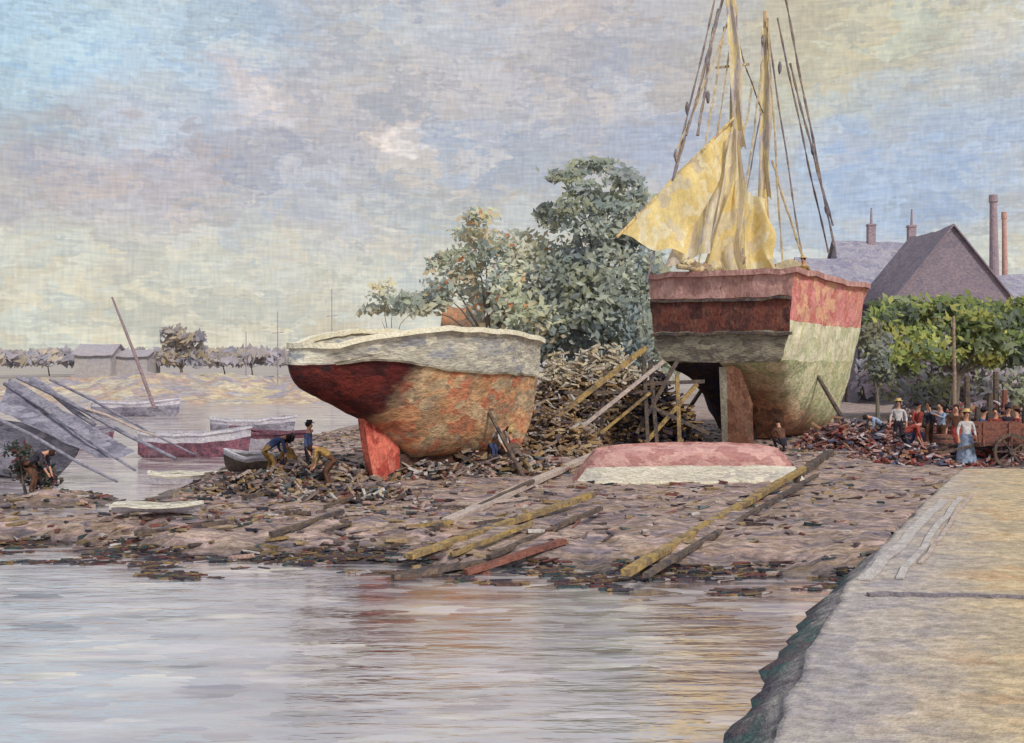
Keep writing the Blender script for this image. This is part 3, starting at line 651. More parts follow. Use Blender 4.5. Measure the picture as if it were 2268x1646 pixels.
# ---------------- trees ----------------
def tree(name,label,px,D,clumps,pal,leaf=.5,dens=1.0,tr=.25,cat='tree',bright=2.0,accent=None):
    base=GP(px,D); e=thing(name,label,cat,base)
    cr=M(); pts=[]
    for (cx,cy,rx,ry) in clumps:
        c=W(cx,cy,D+U(-1.2,1.2)); rX=rx/F*D; rZ=ry/F*D; rY=(rX+rZ)*.5
        tint=U(.9,1.12)
        n=int(dens*80*rX*rZ/(leaf*leaf))+60
        subs=[(Vector((random.gauss(0,.5),random.gauss(0,.5),random.gauss(0,.5))),U(.35,.8),U(.82,1.2),random.choice(pal)) for _ in range(8)]
        for i in range(n):
            sc_,sr,sti,spal=random.choice(subs)
            d=Vector((random.gauss(0,1),random.gauss(0,1),random.gauss(0,1)))*sr*.65+sc_
            if d.length>1.5: d*=1.4*R()/d.length
            p=c+Vector((d.x*rX,d.y*rY,d.z*rZ))
            nrm=Vector((U(-.6,.6),U(-1.8,-.4),U(0,.9))).normalized(); a=nrm.orthogonal().normalized(); b=nrm.cross(a)
            t=U(0,6.28); a2=a*math.cos(t)+b*math.sin(t); b2=nrm.cross(a2)
            l=leaf*U(.35,1.3); wd=l*U(.3,.6)
            pc2=spal if R()<.85 else random.choice(pal)
            if accent and R()<accent[1]: pc2=random.choice(accent[0])
            k=tint*sti*U(.9,1.1)*bright; col=tuple(min(.75,v*k) for v in pc2)
            cr.add([p-a2*l*.5,p+b2*wd*.5,p+a2*l*.5,p-b2*wd*.5],[(0,1,2,3)],col)
        pts.append(c)
    tk=M()
    top=sum(pts,Vector())/len(pts); mid=base.lerp(top,.5)+Vector((U(-.3,.3),0,0))
    tk.tube([base-Vector((0,0,.2)),base.lerp(mid,.5),mid],[tr*1.3,tr,tr*.8],8)
    for c in pts:
        m2=mid.lerp(c,.55)+Vector((U(-.3,.3),U(-.3,.3),.25)); tk.tube([mid,m2,mid.lerp(c,.85)],[tr*.4,tr*.2,tr*.05],6)
    tk.obj('trunk',m_trunk,base,e)
    cr.obj('crown',LEAF,base,e)
    return e
GG=[lin(c) for c in [(114,120,112),(128,132,122),(104,112,110),(130,130,116),(118,122,122),(98,106,108),(120,122,104)]]
GO=[lin(c) for c in [(128,132,116),(142,140,122),(146,134,114),(118,124,118),(138,138,130),(148,140,118)]]
GR=[lin(c) for c in [(96,108,70),(114,124,74),(82,92,70),(132,134,80),(80,88,78),(108,116,92),(140,138,84)]]
ORA=[lin(c) for c in [(150,106,78),(140,98,76),(160,124,94)]]
tree('leafy_tree','tall grey-green tree with uneven crown rising behind the boats',1330,60,[(1250,388,50,14),(1320,372,52,16),(1385,400,46,22),(1420,435,28,32),(1285,415,45,16),(1330,470,76,42),(1225,480,35,22),(1400,520,60,60),(1300,560,85,58),(1240,620,70,60),(1360,640,80,70),(1280,700,90,60),(1430,600,40,60),(1400,730,70,60),(1200,720,60,60),(1300,780,120,50),(1400,800,80,50)],GG,tr=.3,dens=.85)
tree('leafy_tree','olive green tree with reddish foliage behind the white bulwark',1090,61,[(1065,485,34,20),(1040,520,36,24),(1095,545,52,40),(1050,595,60,40),(975,580,28,24),(1140,605,56,56),(1180,550,40,46),(1170,670,70,60),(1090,670,76,46),(975,640,44,38),(915,670,40,24),(1180,740,80,50)],GG+GO+GO,tr=.22,accent=(ORA,.03),dens=.62,bright=2.35)
tree('small_tree','small grey wispy tree beside the roofs',860,62,[(850,632,22,12),(870,660,44,12),(920,672,40,16),(840,690,40,10)],GO,tr=.08,dens=.6,bright=2.6)
tree('leafy_tree','green bushy tree above the crowd near the gabled house',2110,56,[(1985,685,46,24),(2060,676,60,24),(2140,684,56,26),(2220,690,60,26),(2010,722,66,34),(2110,720,76,34),(2210,730,70,38),(2285,705,56,46),(1960,720,34,34),(2050,765,70,30),(2150,775,80,30),(2260,780,70,34),(1990,790,50,26)],GR,tr=.2,dens=.95,bright=1.75)
tree('leafy_tree','low hazy mauve-green hedge tree behind the crowd',2080,62,[(1990,810,70,40),(2080,815,80,45),(2180,825,80,45),(2280,825,70,45),(2140,855,100,40),(1960,855,60,40),(2060,870,80,34),(2240,875,80,34)],[lin(c) for c in [(130,128,134),(118,120,124),(140,128,138),(116,120,104),(126,128,96)]],tr=.2,dens=1.0,bright=1.8)
tree('shrub','dark grey-green shrub beside the white boat side',1945,50,[(1940,770,30,40),(1952,825,24,34)],GG,tr=.1,cat='shrub',leaf=.3,bright=1.3)
HZ0=[lin(c) for c in [(152,142,140),(158,150,148),(142,140,150),(164,150,130)]]  # distance haze mixed into these leaf tones
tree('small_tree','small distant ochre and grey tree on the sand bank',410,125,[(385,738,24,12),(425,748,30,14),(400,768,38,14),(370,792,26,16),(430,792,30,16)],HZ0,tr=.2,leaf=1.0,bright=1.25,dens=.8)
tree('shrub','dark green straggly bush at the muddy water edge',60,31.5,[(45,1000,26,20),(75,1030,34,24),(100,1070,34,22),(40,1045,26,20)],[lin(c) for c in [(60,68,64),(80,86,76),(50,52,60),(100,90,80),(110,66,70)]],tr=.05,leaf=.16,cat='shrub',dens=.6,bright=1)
HZ=[lin(c) for c in [(168,162,170),(176,166,166),(162,160,172),(184,172,158)]]  # far shore haze painted into the leaf tones
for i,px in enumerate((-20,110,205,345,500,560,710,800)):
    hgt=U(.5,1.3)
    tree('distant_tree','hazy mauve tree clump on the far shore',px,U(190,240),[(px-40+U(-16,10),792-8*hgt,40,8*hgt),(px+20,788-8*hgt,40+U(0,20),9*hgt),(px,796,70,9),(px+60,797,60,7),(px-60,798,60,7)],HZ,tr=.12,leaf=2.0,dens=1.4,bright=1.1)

# ---------------- houses ----------------
def house(label,px0,px1,D,depth,eave,ridge,axis,wm_,rm_,chims=(),wins=0,floors=1,name='house',group=None,ch_m=None,over=.25):
    x0=(px0-1134)/F*D; x1=(px1-1134)/F*D; g=min(terr(x0,D),terr(x1,D))-.2
    ze=W(0,eave,D).z; zr=W(0,ridge,D).z
    base=Vector(((x0+x1)/2,D,g)); e=thing(name,label,'house',base,group)
    y0,y1=D,D+depth; xm=(x0+x1)/2; ym=(y0+y1)/2
    m=M(); vs=[(x0,y0,g),(x1,y0,g),(x1,y1,g),(x0,y1,g),(x0,y0,ze),(x1,y0,ze),(x1,y1,ze),(x0,y1,ze)]
    fs=[(0,1,5,4),(1,2,6,5),(2,3,7,6),(3,0,4,7)]
    if axis=='y': vs+=[(xm,y0,zr-.05),(xm,y1,zr-.05)]; fs+=[(4,5,8),(6,7,9)]
    else: vs+=[(x0,ym,zr-.05),(x1,ym,zr-.05)]; fs+=[(4,8,7),(5,6,9)]
    m.add(vs,fs); m.obj('wall',wm_,base,e)
    r_=M(); o_=over; t=.14; NS=10
    def slab(A):
        def P(u,v):
            p=(Vector(A[0])*(1-v)+Vector(A[1])*v)*(1-u)+(Vector(A[3])*(1-v)+Vector(A[2])*v)*u
            return p+Vector((0,0,-.16*math.sin(math.pi*u)+.18*mn.noise(p*.8)))
        vs=[];fs=[]
        for k in (0,t):
            for i in range(NS+1):
                for j in (0,1): vs.append(P(i/NS,j)+Vector((0,0,k)))
        n2=(NS+1)*2
        for i in range(NS):
            a=i*2; fs+=[(a,a+1,a+3,a+2),(n2+a,n2+a+2,n2+a+3,n2+a+1),(a+1,n2+a+1,n2+a+3,a+3)]
        fs+=[(0,n2,n2+1,1),(NS*2,NS*2+1,n2+NS*2+1,n2+NS*2)]
        r_.add(vs,fs)
    if axis=='y':
        for sx,xe in ((-1,x0),(1,x1)):
            sl=(zr-ze)/abs(xe-xm); xo=xe+sx*o_; zo=ze-o_*sl
            slab([(xm,y0-o_,zr),(xo,y0-o_,zo),(xo,y1+o_,zo),(xm,y1+o_,zr)])
    else:
        for sy,ye in ((-1,y0),(1,y1)):
            sl=(zr-ze)/abs(ye-ym); yo=ye+sy*o_; zo=ze-o_*sl
            slab([(x0-o_,ym,zr),(x0-o_,yo,zo),(x1+o_,yo,zo),(x1+o_,ym,zr)])
    r_.obj('roof',rm_,base,e)
    for (cpx,cpy,cw) in chims:
        cx=(cpx-1134)/F*D; zt=W(0,cpy,D).z; cm=M(); yy=ym
        cm.box((cx,yy,ze),(cx+.08,yy,zt),cw,cw,jit=.05); cm.box((cx+.08,yy,zt-.02),(cx+.08,yy,zt+.14),cw*1.15,cw*1.15)
        cm.cyl((cx+.08,yy,zt+.14),(cx+.1,yy,zt+1.5),cw*.2,cw*.12,8)
        cm.obj('chimney',ch_m or m_brick,base,e)
    fh=(ze-g)/floors
    for fl in range(floors):
        for i in range(wins):
            cx=x0+(x1-x0)*(i+.5)/wins; cz=g+fh*(fl+.55)
            if fl==0 and i==wins//2:
                M().box((cx,y0-.03,g),(cx,y0-.03,g+2.2),.1,1.0).obj('door',m_woodd,base,e); continue
            wo_=M().add([(cx-.4,y0-.04,cz-.6),(cx+.4,y0-.04,cz-.6),(cx+.4,y0-.04,cz+.6),(cx-.4,y0-.04,cz+.6)],[(0,1,2,3)]).obj('window',m_glass,base,e)
            fm=M()
            for a,b in (((cx-.45,cz-.6),(cx-.45,cz+.6)),((cx+.45,cz-.6),(cx+.45,cz+.6)),((cx-.5,cz-.65),(cx+.5,cz-.65)),((cx-.5,cz+.65),(cx+.5,cz+.65)),((cx,cz-.6),(cx,cz+.6))):
                fm.box((a[0],y0-.06,a[1]),(b[0],y0-.06,b[1]),.08,.08)
            fm.obj('frame',m_frame,base,wo_)
    return e
house('long grey-purple building with tall pitched roof and two chimneys',1885,2150,88,9,650,522,'x',m_roofp,m_roofp,[(1968,485,.6),(2062,488,.6)],5,2)
house('dark gabled house with steep mauve roof facing the shipyard',1985,2235,76,8,655,500,'y',m_roofd,m_roofd,[],0,2)
house('low grey-purple shed with pitched roof behind the boat',1790,1900,80,6,640,565,'x',m_wallg,m_roofp,[],2,1)
house('low mauve house beside the gabled house',2200,2420,82,7,665,600,'x',m_wallg,m_roofp,[],4,2)
house('small cottage with orange roof hidden by foliage',985,1050,66,5,725,675,'x',m_wallc,m_roofo,[],3,1)
house('small cottage with steep orange roof among trees',1050,1120,69,5,695,640,'x',m_wallc,m_roofo,[(1090,618,.5)],3,1)
for px,top,rr_,mt,lab in ((2200,432,.38,m_brick,'tall mauve brick chimney stack beside rooftops'),(2224,470,.24,m_brickp,'slender pink brick chimney stack beside rooftops')):
    D=92; b=GP(px,D); t=W(px,top,D); m=M(); m.tube([b,b.lerp(t,.5)+Vector((.1,0,0)),b.lerp(t,.96),b.lerp(t,.965),t],[rr_*1.5,rr_*1.1,rr_*.75,rr_*.95,rr_*.9],14)
    tag(m.obj('chimney_stack',mt,b),lab,'chimney')
for i,(a,b,e_,r_) in enumerate([(165,245,784,762),(255,325,788,774)]):
    house('distant pale lavender house on the far shore',a,b,205+i*3,8,e_,r_,'x',m_far,m_farr,[],0,1,name='distant_house',group='houses along the far shore',over=.5)
for px,top in ((615,690),(735,640),(545,735)):
    x=(px-1134)/F*118; b=Vector((x-2.5,118,-.3))
    e=thing('distant_sailing_boat','distant bare-masted boat by the sand bank','boat',b,'boats moored at the far bank')
    build_boat(e,b,0.05,5,1.8,1.3,'transom',[('hull','hull',None)],[('hull',None)],{'hull':m_greyhull},.25,.6,.35,.1,ns=12,rows=5,rail_mat=m_lav,deck_mat=m_woodd,bul=.04)
    t=W(px,top,118); M().cyl((x,118,.5),t,.08,.04,6).obj('mast',m_roofp,b,e)
    k=t.z*.75; M().cyl((x-.6,118,k),(x+.6,118,k+.1),.04,.04,6).obj('yard',m_roofp,b,e)
sbk=M(); n=60; vs=[]
for j in range(17):
    for i in range(n+1):
        u=i/n; v=j/16; x=-58+u*54; y=98+v*34
        z=-.3+ (2.6+1.8*mn.noise(Vector((u*9,v*3,1)))+.9*mn.noise(Vector((u*30,v*9,1))))*math.sin(math.pi*u)**.5*sm(v*1.6)
        vs.append((x,y,z))
fs=[(j*(n+1)+i,j*(n+1)+i+1,(j+1)*(n+1)+i+1,(j+1)*(n+1)+i) for j in range(16) for i in range(n)]
sbk.add(vs,fs); o=sbk.obj('sand_bank',paint('sand_bank_mat',[(176,160,146),(196,180,152),(180,154,138),(156,150,162),(200,186,160),(148,144,160)],sc=(.35,.3,1),dab=1.0,var=.5),smooth=True); o['kind']='structure'
hl=M(); n=120; vs=[]
for i in range(n+1):
    x=-1400+2800*i/n; h_=7+9*(mn.noise(Vector((i*.17,0,0)))+.6)
    vs+=[(x,900,0),(x,930,max(2,h_))]
hl.add(vs,[(2*i,2*i+2,2*i+3,2*i+1) for i in range(n)]); o=hl.obj('hills',paint('hill_mat',[(174,170,182),(184,180,182),(178,178,184)],dab=.03,var=.1),smooth=True); o['kind']='structure'  # pale hill tones with the distance haze put into the colour

# ---------------- posts, cart, barrels ----------------
p=GP(2112,41); top=W(2112,700,41); tag(M().tube([p-Vector((0,0,.2)),p.lerp(top,.5)+Vector((.04,0,0)),top],[.09,.07,.05],8).obj('wooden_post',paint('post_mauve',[(146,122,116),(166,142,126),(130,110,114)],dab=3),p),'slender mauve wooden post standing among the workers','post')
for i in range(7):
    px=2145+i*19+U(-6,6); D=38+U(-.9,.9); p=GP(px,D); h_=U(1.6,3.7); lx=U(-.15,.15)
    tag(M().tube([p-Vector((0,0,.2)),p+Vector((lx*.5,0,h_*.5)),p+Vector((lx,0,h_))],[.13,.12,.09],7).obj('mooring_post',random.choice([m_woodr,m_woodd,m_woodd]),p),'rough reddish brown timber post beside the quay','post','timber posts by the quay')
cb_=GP(2215,34.9); ec2=thing('hand_cart','red-brown two-wheeled wooden cart loaded on the bank','cart',cb_)
m=M()
for k in (-.42,0,.42): m.box(cb_+Vector((-.9,k,.75)),cb_+Vector((.9,k,.75)),.40,.06,jit=.02)
m.obj('bed',m_woodr,cb_,ec2)
for s_ in (-.62,.62):
    m=M()
    for z_ in (.9,1.12,1.34): m.box(cb_+Vector((-.95,s_,z_)),cb_+Vector((.95,s_,z_)),.04,.14,jit=.05)
    for x_ in (-.8,0,.8): m.box(cb_+Vector((x_,s_*1.07,.72)),cb_+Vector((x_,s_*1.07,1.45)),.06,.06)
    m.obj('side_rail',m_woodr,cb_,ec2)
    m=M(); c=cb_+Vector((0,s_*1.3,.55)); rim=[c+Vector((.52*math.cos(t*math.pi/10),0,.52*math.sin(t*math.pi/10))) for t in range(20)]
    for a_,b_ in zip(rim,rim[1:]+rim[:1]): m.box(a_,b_,.07,.09)
    for t in range(8): m.box(c,rim[int(t*2.5)],.04,.04)
    m.cyl(c-Vector((0,.08,0)),c+Vector((0,.08,0)),.10,.10,10); m.obj('wheel',m_woodd,cb_,ec2)
M().strip([cb_+Vector((-.9,.4,.75)),cb_+Vector((-2.1,.4,.45))],.07,.07).obj('shaft',m_woodd,cb_,ec2)
M().strip([cb_+Vector((-.9,-.4,.75)),cb_+Vector((-2.1,-.4,.45))],.07,.07).obj('shaft',m_woodd,cb_,ec2)
def barrel(px,D,s,mt):
    b=GP(px,D); e=thing('barrel','weathered wooden barrel standing on the bank','barrel',b,'barrels on the bank')
    pr=[(0,.28),(.2,.34),(.45,.37),(.7,.34),(.9,.28)]
    M().tube([b+Vector((0,0,z*s)) for z,_ in pr],[r*s for _,r in pr],14).obj('staves',mt,b,e)
    for z0 in (.12,.3,.6,.78): M().cyl(b+Vector((0,0,z0*s)),b+Vector((0,0,(z0+.05)*s)),.375*s if .2<z0<.7 else .335*s,.375*s if .2<z0<.7 else .335*s,14).obj('hoop',m_woodd,b,e)
barrel(1985,43,1,m_woodo);barrel(2050,44,1,m_woodr);barrel(1130,34,.9,m_woodd);barrel(2090,36,1,m_woodr)

# ---------------- people ----------------
def person(px,D,face,pose,top,bot,label,hat=None,sc_=1.0,skirt=None,pos=None):
    b=pos or GP(px,D)
    if pose=='stand': J=dict(pel=(0,0,.95),ch=(0,.0,1.28),nk=(0,.0,1.47),h1=(0,.02,1.56),h2=(0,.03,1.66),h3=(0,.02,1.74),kn=[(-.10,.02,.5),(.11,.03,.5)],an=[(-.12,0,.09),(.14,0,.09)],el=[(-.27,-.02,1.12),(.27,.0,1.12)],ha=[(-.28,.10,.88),(.29,.12,.88)])
    if pose=='walk': J=dict(pel=(0,0,.93),ch=(0,.05,1.26),nk=(0,.08,1.45),h1=(0,.1,1.54),h2=(0,.12,1.64),h3=(0,.11,1.72),kn=[(-.10,.20,.52),(.10,-.04,.48)],an=[(-.11,.28,.09),(.11,-.30,.13)],el=[(-.27,-.12,1.12),(.27,.12,1.12)],ha=[(-.25,.0,.9),(.24,.32,.95)])
    if pose=='bend': J=dict(pel=(0,-.18,.86),ch=(0,.16,1.08),nk=(0,.34,1.15),h1=(0,.42,1.17),h2=(0,.51,1.16),h3=(0,.58,1.12),kn=[(-.12,.03,.48),(.13,.06,.48)],an=[(-.14,-.08,.09),(.15,-.05,.09)],el=[(-.25,.30,.86),(.25,.32,.86)],ha=[(-.15,.42,.60),(.15,.44,.60)])
    if pose=='crouch': J=dict(pel=(0,-.15,.40),ch=(0,.05,.72),nk=(0,.14,.90),h1=(0,.18,.98),h2=(0,.22,1.07),h3=(0,.21,1.15),kn=[(-.17,.26,.52),(.17,.26,.50)],an=[(-.15,.02,.09),(.15,.0,.09)],el=[(-.26,.22,.62),(.26,.24,.62)],ha=[(-.12,.42,.46),(.12,.44,.46)])
    if pose=='reach': J=dict(pel=(0,0,.95),ch=(0,.03,1.28),nk=(0,.03,1.47),h1=(0,.06,1.56),h2=(0,.07,1.66),h3=(0,.05,1.74),kn=[(-.10,.06,.5),(.11,-.03,.5)],an=[(-.13,.04,.09),(.14,-.1,.09)],el=[(-.27,.25,1.25),(.27,.22,1.38)],ha=[(-.2,.48,1.35),(.2,.42,1.62)])
    V=[];E=[];Rr=[];T=[]
    def v(p,r,t): V.append(Vector(p)); Rr.append(r); T.append(t); return len(V)-1
    def e(a,b_): E.append((a,b_))
    pel=v(J['pel'],(.15,.12),'b'); mid=v((Vector(J['pel'])*.5+Vector(J['ch'])*.5),(.14,.11),'t'); ch=v(J['ch'],(.17,.12),'t'); nk=v(J['nk'],(.055,.055),'s')
    h1=v(J['h1'],(.07,.075),'s');h2=v(J['h2'],(.085,.1),'s');h3=v(J['h3'],(.06,.07),'s')
    nz=v(Vector(J['h2'])+Vector((0,.115,-.02)),(.014,.016),'s'); e(h2,nz)
    for a,b_ in ((pel,mid),(mid,ch),(ch,nk),(nk,h1),(h1,h2),(h2,h3)): e(a,b_)
    for i,sx in ((0,-1),(1,1)):
        hip=v(Vector(J['pel'])+Vector((sx*.10,0,-.07)),(.095,.095),'b'); kn=v(J['kn'][i],(.065,.065),'b'); an=v(J['an'][i],(.045,.045),'b'); to=v(Vector(J['an'][i])+Vector((0,.17,-.05)),(.04,.03),'k')
        e(pel,hip);e(hip,kn);e(kn,an);e(an,to)
        sh=v(Vector(J['ch'])*.3+Vector(J['nk'])*.7+Vector((sx*.19,0,-.03)),(.065,.065),'t'); el=v(J['el'][i],(.045,.045),'t')
        hv=Vector(J['ha'][i]); ev=Vector(J['el'][i]); wr=v(hv,(.028,.028),'s'); d=(hv-ev).normalized(); pm=v(hv+d*.07,(.038,.022),'s')
        e(ch,sh);e(sh,el);e(el,wr);e(wr,pm)
        sd=d.cross(Vector((0,1,.3))).normalized()
        for q_ in range(4):
            off=(q_-1.5)*.022; ln=(.075,.088,.082,.062)[q_]
            f1=v(hv+d*(.10)+sd*off,(.009,.009),'s'); f2=v(hv+d*(.10+ln*.6)+sd*off+Vector((0,.01,0)),(.008,.008),'s'); e(pm,f1);e(f1,f2)
        th=v(hv+d*.05-sd*.05*(sx)+Vector((0,.03,0)),(.010,.010),'s'); e(pm,th)
    me=bpy.data.meshes.new('person'); me.from_pydata([tuple(a) for a in V],E,[]); o=bpy.data.objects.new('tmp',me); COL.objects.link(o)
    mod=o.modifiers.new('s','SKIN'); sv=me.skin_vertices[0].data
    for i,r in enumerate(Rr): sv[i].radius=r; sv[i].use_root=(i==0)
    sub=o.modifiers.new('u','SUBSURF'); sub.levels=1; sub.render_levels=1
    dg=bpy.context.evaluated_depsgraph_get(); nm_=bpy.data.meshes.new_from_object(o.evaluated_get(dg)); bpy.data.objects.remove(o)
    nm_.name='person'; nm_.materials.clear()
    for m_ in (top,bot,m_skin,c_dark): nm_.materials.append(m_)
    idx={'t':0,'b':1,'s':2,'k':3}
    for p_ in nm_.polygons:
        c_=p_.center; best=min(range(len(V)),key=lambda i:(V[i]-c_).length-Rr[i][0]*.6); p_.material_index=idx[T[best]]; p_.use_smooth=True
    ob=bpy.data.objects.new('person',nm_); COL.objects.link(ob); ob.location=b; ob.rotation_euler=(0,0,math.radians(face)); ob.scale=(sc_,)*3
    tag(ob,label,'person')
    hp=Vector(J['h2']); up=(Vector(J['h3'])-Vector(J['h1'])).normalized()
    hr=M(); hr.ell(hp+up*.035-Vector((0,.03,0)),.098,.105,.10,12,8); hr.obj('hair',m_hair,Vector(),ob,smooth=True)
    if hat:
        hm=M(); t=hp+up*.07; hm.tube([t,t+up*.012,t+up*.013,t+up*.10],[.17,.165,.105,.085],14); hm.obj('hat',hat,Vector(),ob)
    if skirt:
        sk=M(); p0=Vector(J['pel']); n=18; vs=[]
        for k,(zz,r_) in enumerate(((p0.z+.08,.155),(p0.z-.1,.21),(p0.z*.5,.27),(.12,.34))):
            for i in range(n):
                t=2*math.pi*i/n; r2=r_*(1+.07*math.sin(i*2.1)*k/3); vs.append((p0.x+r2*math.cos(t),p0.y*(1-k/3)+r2*math.sin(t),zz))
        sk.add(vs,[(k*n+i,k*n+(i+1)%n,(k+1)*n+(i+1)%n,(k+1)*n+i) for k in range(3) for i in range(n)]); sk.obj('skirt',skirt,Vector(),ob,smooth=True)
    return ob
person(600,31.5,-60,'bend',c_blue,c_och,'person in blue jacket bending over timber beside the hull',hat=c_dark)
person(645,31.8,70,'crouch',c_och,c_dark,'person in ochre shirt crouching by the boat stern')
person(683,31,-100,'stand',c_blue,c_dark,'person in blue smock standing beside the boat stern',hat=c_dark,sc_=.92)
person(725,30.0,80,'bend',c_och,c_brn,'person in ochre shirt bending under the stern',sc_=.95)
person(1095,34,-120,'bend',c_wh,c_blue,'person in white shirt bending near the timber heap',hat=c_straw)
person(1140,34.6,100,'crouch',c_red,c_dark,'person in red shirt crouching near the timber heap')
person(1730,39,20,'crouch',c_brn,c_dark,'person in brown clothes crouching beneath the tall hull')
person(1990,40,160,'stand',c_wh,c_dark,'person in white shirt standing beside barrels',hat=c_straw)
person(2030,39,200,'walk',c_red,c_blue,'person in red shirt walking along the bank',hat=c_dark)
person(2058,38.4,30,'stand',c_dark,c_brn,'person in dark jacket watching the others work')
person(2085,38,120,'reach',c_pal,c_brn,'person in pale blue shirt reaching up beside post')
person(2140,34.8,180,'stand',c_wh,c_pal,'person in white blouse and pale blue skirt standing',skirt=c_pal,hat=c_straw)
person(2172,36.4,230,'walk',c_blue,c_dark,'person in blue smock walking past the posts',hat=c_dark)
person(2205,36.6,150,'stand',c_red,c_dark,'person in red blouse and dark skirt by posts',skirt=c_dark)
person(2252,36.2,90,'stand',c_red,c_brn,'person in red shirt and brown trousers behind the cart',hat=c_brn)
person(2232,36.8,180,'stand',c_dark,c_dark,'person in dark coat standing behind the cart',hat=c_dark,skirt=c_dark)
person(2118,36.5,150,'stand',c_brn,c_red,'person in brown jacket and red skirt by the post',skirt=c_red)
person(1945,40,100,'bend',c_pal,c_dark,'person in pale shirt bending over scrap wood')
person(2010,36.5,-100,'bend',c_red,c_dark,'person in red shirt bending over the scrap heap')
person(1575,0,170,'bend',c_brn,c_red,'person in brown jacket bending over the furled sail',pos=locR(1.6,1.0,5.55),hat=c_dark)
person(1560,0,150,'stand',c_och,c_dark,'person in ochre jacket standing on the boat deck',pos=locR(3.5,-2.0,5.45),hat=c_straw)
person(75,31,-90,'bend',c_dark,c_brn,'person in dark jacket bending at the water edge')

# ---------------- world ----------------
wd=bpy.data.worlds.new('World'); scene.world=wd; wd.use_nodes=True; nt=wd.node_tree; N=nt.nodes; Lk=nt.links
bg=N['Background']; bg.inputs['Strength'].default_value=.1
SUN_EL=math.radians(42); SUN_AZ=math.radians(148)
sky=N.new('ShaderNodeTexSky'); sky.sky_type='NISHITA'; sky.sun_disc=False; sky.sun_elevation=SUN_EL; sky.sun_rotation=SUN_AZ
tc=N.new('ShaderNodeTexCoord')
def vmath(op,a,b=None):
    n=N.new('ShaderNodeVectorMath'); n.operation=op
    for i,s in enumerate((a,b)):
        if s is None: continue
        if isinstance(s,tuple): n.inputs[i].default_value=s
        else: Lk.new(s,n.inputs[i])
    return n
def mixc(f,a,b,bt='MIX'):
    m=N.new('ShaderNodeMix'); m.data_type='RGBA'; m.blend_type=bt
    for s,i in ((f,0),(a,6),(b,7)):
        if isinstance(s,(int,float)): m.inputs[i].default_value=s
        elif isinstance(s,tuple): m.inputs[i].default_value=(*s,1)
        else: Lk.new(s,m.inputs[i])
    return m.outputs[2]
sv=vmath('MULTIPLY',tc.outputs['Generated'],(1,1,2.2)).outputs[0]
dn=N.new('ShaderNodeTexNoise'); dn.inputs['Scale'].default_value=10; dn.inputs['Detail'].default_value=4; dn.inputs['Roughness'].default_value=.75; Lk.new(sv,dn.inputs['Vector'])
dd=vmath('SUBTRACT',dn.outputs['Color'],(.5,.5,.5)).outputs[0]
ds=vmath('MULTIPLY',dd,(.18,.18,.14)).outputs[0]
wv=vmath('ADD',tc.outputs['Generated'],ds).outputs[0]
zr=ramp(nt,[(210,207,192),(204,203,194),(194,195,196),(189,190,196),(185,193,205),(184,194,206)])
mz=N.new('ShaderNodeMapRange'); mz.inputs[1].default_value=0; mz.inputs[2].default_value=.45
sp2=N.new('ShaderNodeSeparateXYZ'); Lk.new(wv,sp2.inputs[0]); Lk.new(sp2.outputs['Z'],mz.inputs[0]); Lk.new(mz.outputs[0],zr.inputs[0])
cur=zr.outputs[0]
blobs=[(120,80,.18,(180,207,226),.9),(430,60,.12,(186,204,220),.65),(600,330,.15,(184,180,188),.75),(250,400,.13,(184,178,188),.7),(1150,150,.24,(190,186,190),.8),(150,650,.16,(208,208,194),.5),
 (1900,130,.17,(202,198,176),.95),(2150,60,.1,(196,194,174),.7),(2050,340,.15,(174,190,216),.8),(1500,330,.10,(178,188,210),.7),(2240,110,.06,(218,222,224),.7),(1120,310,.09,(180,188,204),.65),
 (545,215,.045,(212,208,214),.9),(905,300,.028,(226,222,224),1.0),(1950,450,.13,(178,192,214),.65),(1000,520,.12,(200,199,196),.5),(330,220,.07,(194,205,218),.6),(880,80,.09,(192,200,206),.5),(750,470,.08,(188,194,206),.5)]
for px,py,rad,c,st_ in blobs:
    d=Vector(((px-1134)/F,1,(800-py)/F)).normalized()
    s=vmath('SUBTRACT',wv,tuple(d)).outputs[0]; s=vmath('MULTIPLY',s,(1,1,1.7)).outputs[0]
    ln=N.new('ShaderNodeVectorMath'); ln.operation='LENGTH'; Lk.new(s,ln.inputs[0])
    m=N.new('ShaderNodeMapRange'); m.interpolation_type='SMOOTHSTEP'; m.inputs[1].default_value=rad*1.15; m.inputs[2].default_value=rad*.25; m.inputs[3].default_value=0; m.inputs[4].default_value=st_
    Lk.new(ln.outputs['Value'],m.inputs[0]); cur=mixc(m.outputs[0],cur,lin(c))
def grey(sock):
    cb=N.new('ShaderNodeCombineColor')
    for i in range(3): Lk.new(sock,cb.inputs[i])
    return cb.outputs[0]
def dabs(scale,vec,seed):
    v=vmath('MULTIPLY',wv,vec).outputs[0]; v=vmath('ADD',v,(seed,seed*2,seed)).outputs[0]
    vo=N.new('ShaderNodeTexVoronoi'); vo.inputs['Scale'].default_value=scale; Lk.new(v,vo.inputs['Vector'])
    s_=N.new('ShaderNodeSeparateColor'); Lk.new(vo.outputs['Color'],s_.inputs[0]); return s_
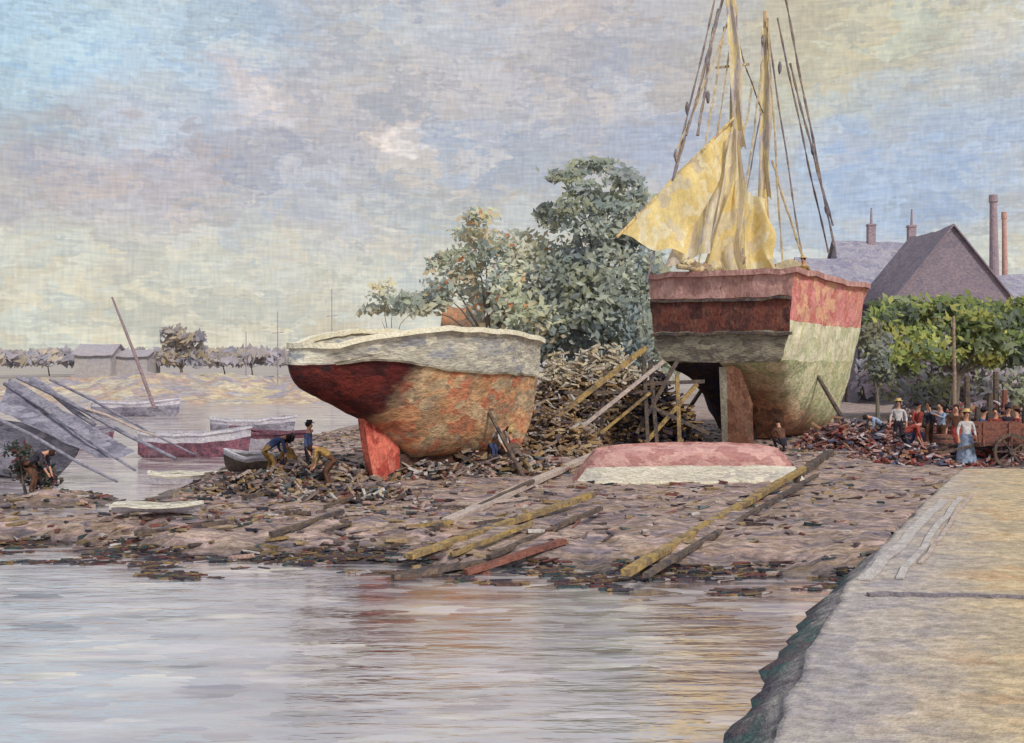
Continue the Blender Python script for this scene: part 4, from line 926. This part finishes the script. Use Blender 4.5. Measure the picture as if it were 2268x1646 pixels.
def centred(c,amt,t=(1,.95,.8)):
    a=vmath('SUBTRACT',c,(.5,.5,.5)).outputs[0]; a=vmath('MULTIPLY',a,(amt*t[0],amt*t[1],amt*t[2])).outputs[0]; return vmath('ADD',a,(1,1,1)).outputs[0]
s1=dabs(14,(1,1,2.0),3.3); s2=dabs(38,(1,1,2.0),7.1)
cur=mixc(1.0,cur,centred(grey(s1.outputs[0]),.18),'MULTIPLY'); cur=mixc(1.0,cur,centred(grey(s2.outputs[0]),.19),'MULTIPLY')
cur=mixc(1.0,cur,centred(grey(s1.outputs[1]),.09,(1,0,-1)),'MULTIPLY'); cur=mixc(1.0,cur,centred(grey(s2.outputs[1]),.09,(1,.2,-1)),'MULTIPLY')
for vec,amt in (((90,90,700),.20),((600,600,90),.15)):
    v=vmath('MULTIPLY',tc.outputs['Generated'],vec).outputs[0]; nn=N.new('ShaderNodeTexNoise'); nn.inputs['Scale'].default_value=.6; nn.inputs['Detail'].default_value=1; Lk.new(v,nn.inputs['Vector'])
    cur=mixc(1.0,cur,centred(grey(nn.outputs['Fac']),amt*2),'MULTIPLY')
cl=vmath('MULTIPLY',cur,(10.35,10.25,10.05)).outputs[0]
fin=mixc(.95,sky.outputs[0],cl); Lk.new(fin,bg.inputs['Color'])

# ---------------- sun ----------------
sl=bpy.data.lights.new('sun','SUN'); sl.energy=2.8; sl.angle=math.radians(12); sl.color=(1,.94,.84)
so=bpy.data.objects.new('sun',sl); COL.objects.link(so)
sd=Vector((math.sin(SUN_AZ)*math.cos(SUN_EL),math.cos(SUN_AZ)*math.cos(SUN_EL),math.sin(SUN_EL)))
so.rotation_euler=sd.to_track_quat('Z','Y').to_euler()

# ---------------- camera ----------------
cam=bpy.data.cameras.new('camera'); co=bpy.data.objects.new('camera',cam); COL.objects.link(co)
co.location=(0,0,H); co.rotation_euler=(math.radians(90),0,0)
cam.sensor_width=36; cam.lens=36*F/2268; cam.shift_y=-(823-800)/2268; cam.clip_end=8000; cam.clip_start=.1
scene.camera=co
scene.view_settings.view_transform='Standard'; scene.view_settings.look='None'; scene.view_settings.exposure=0
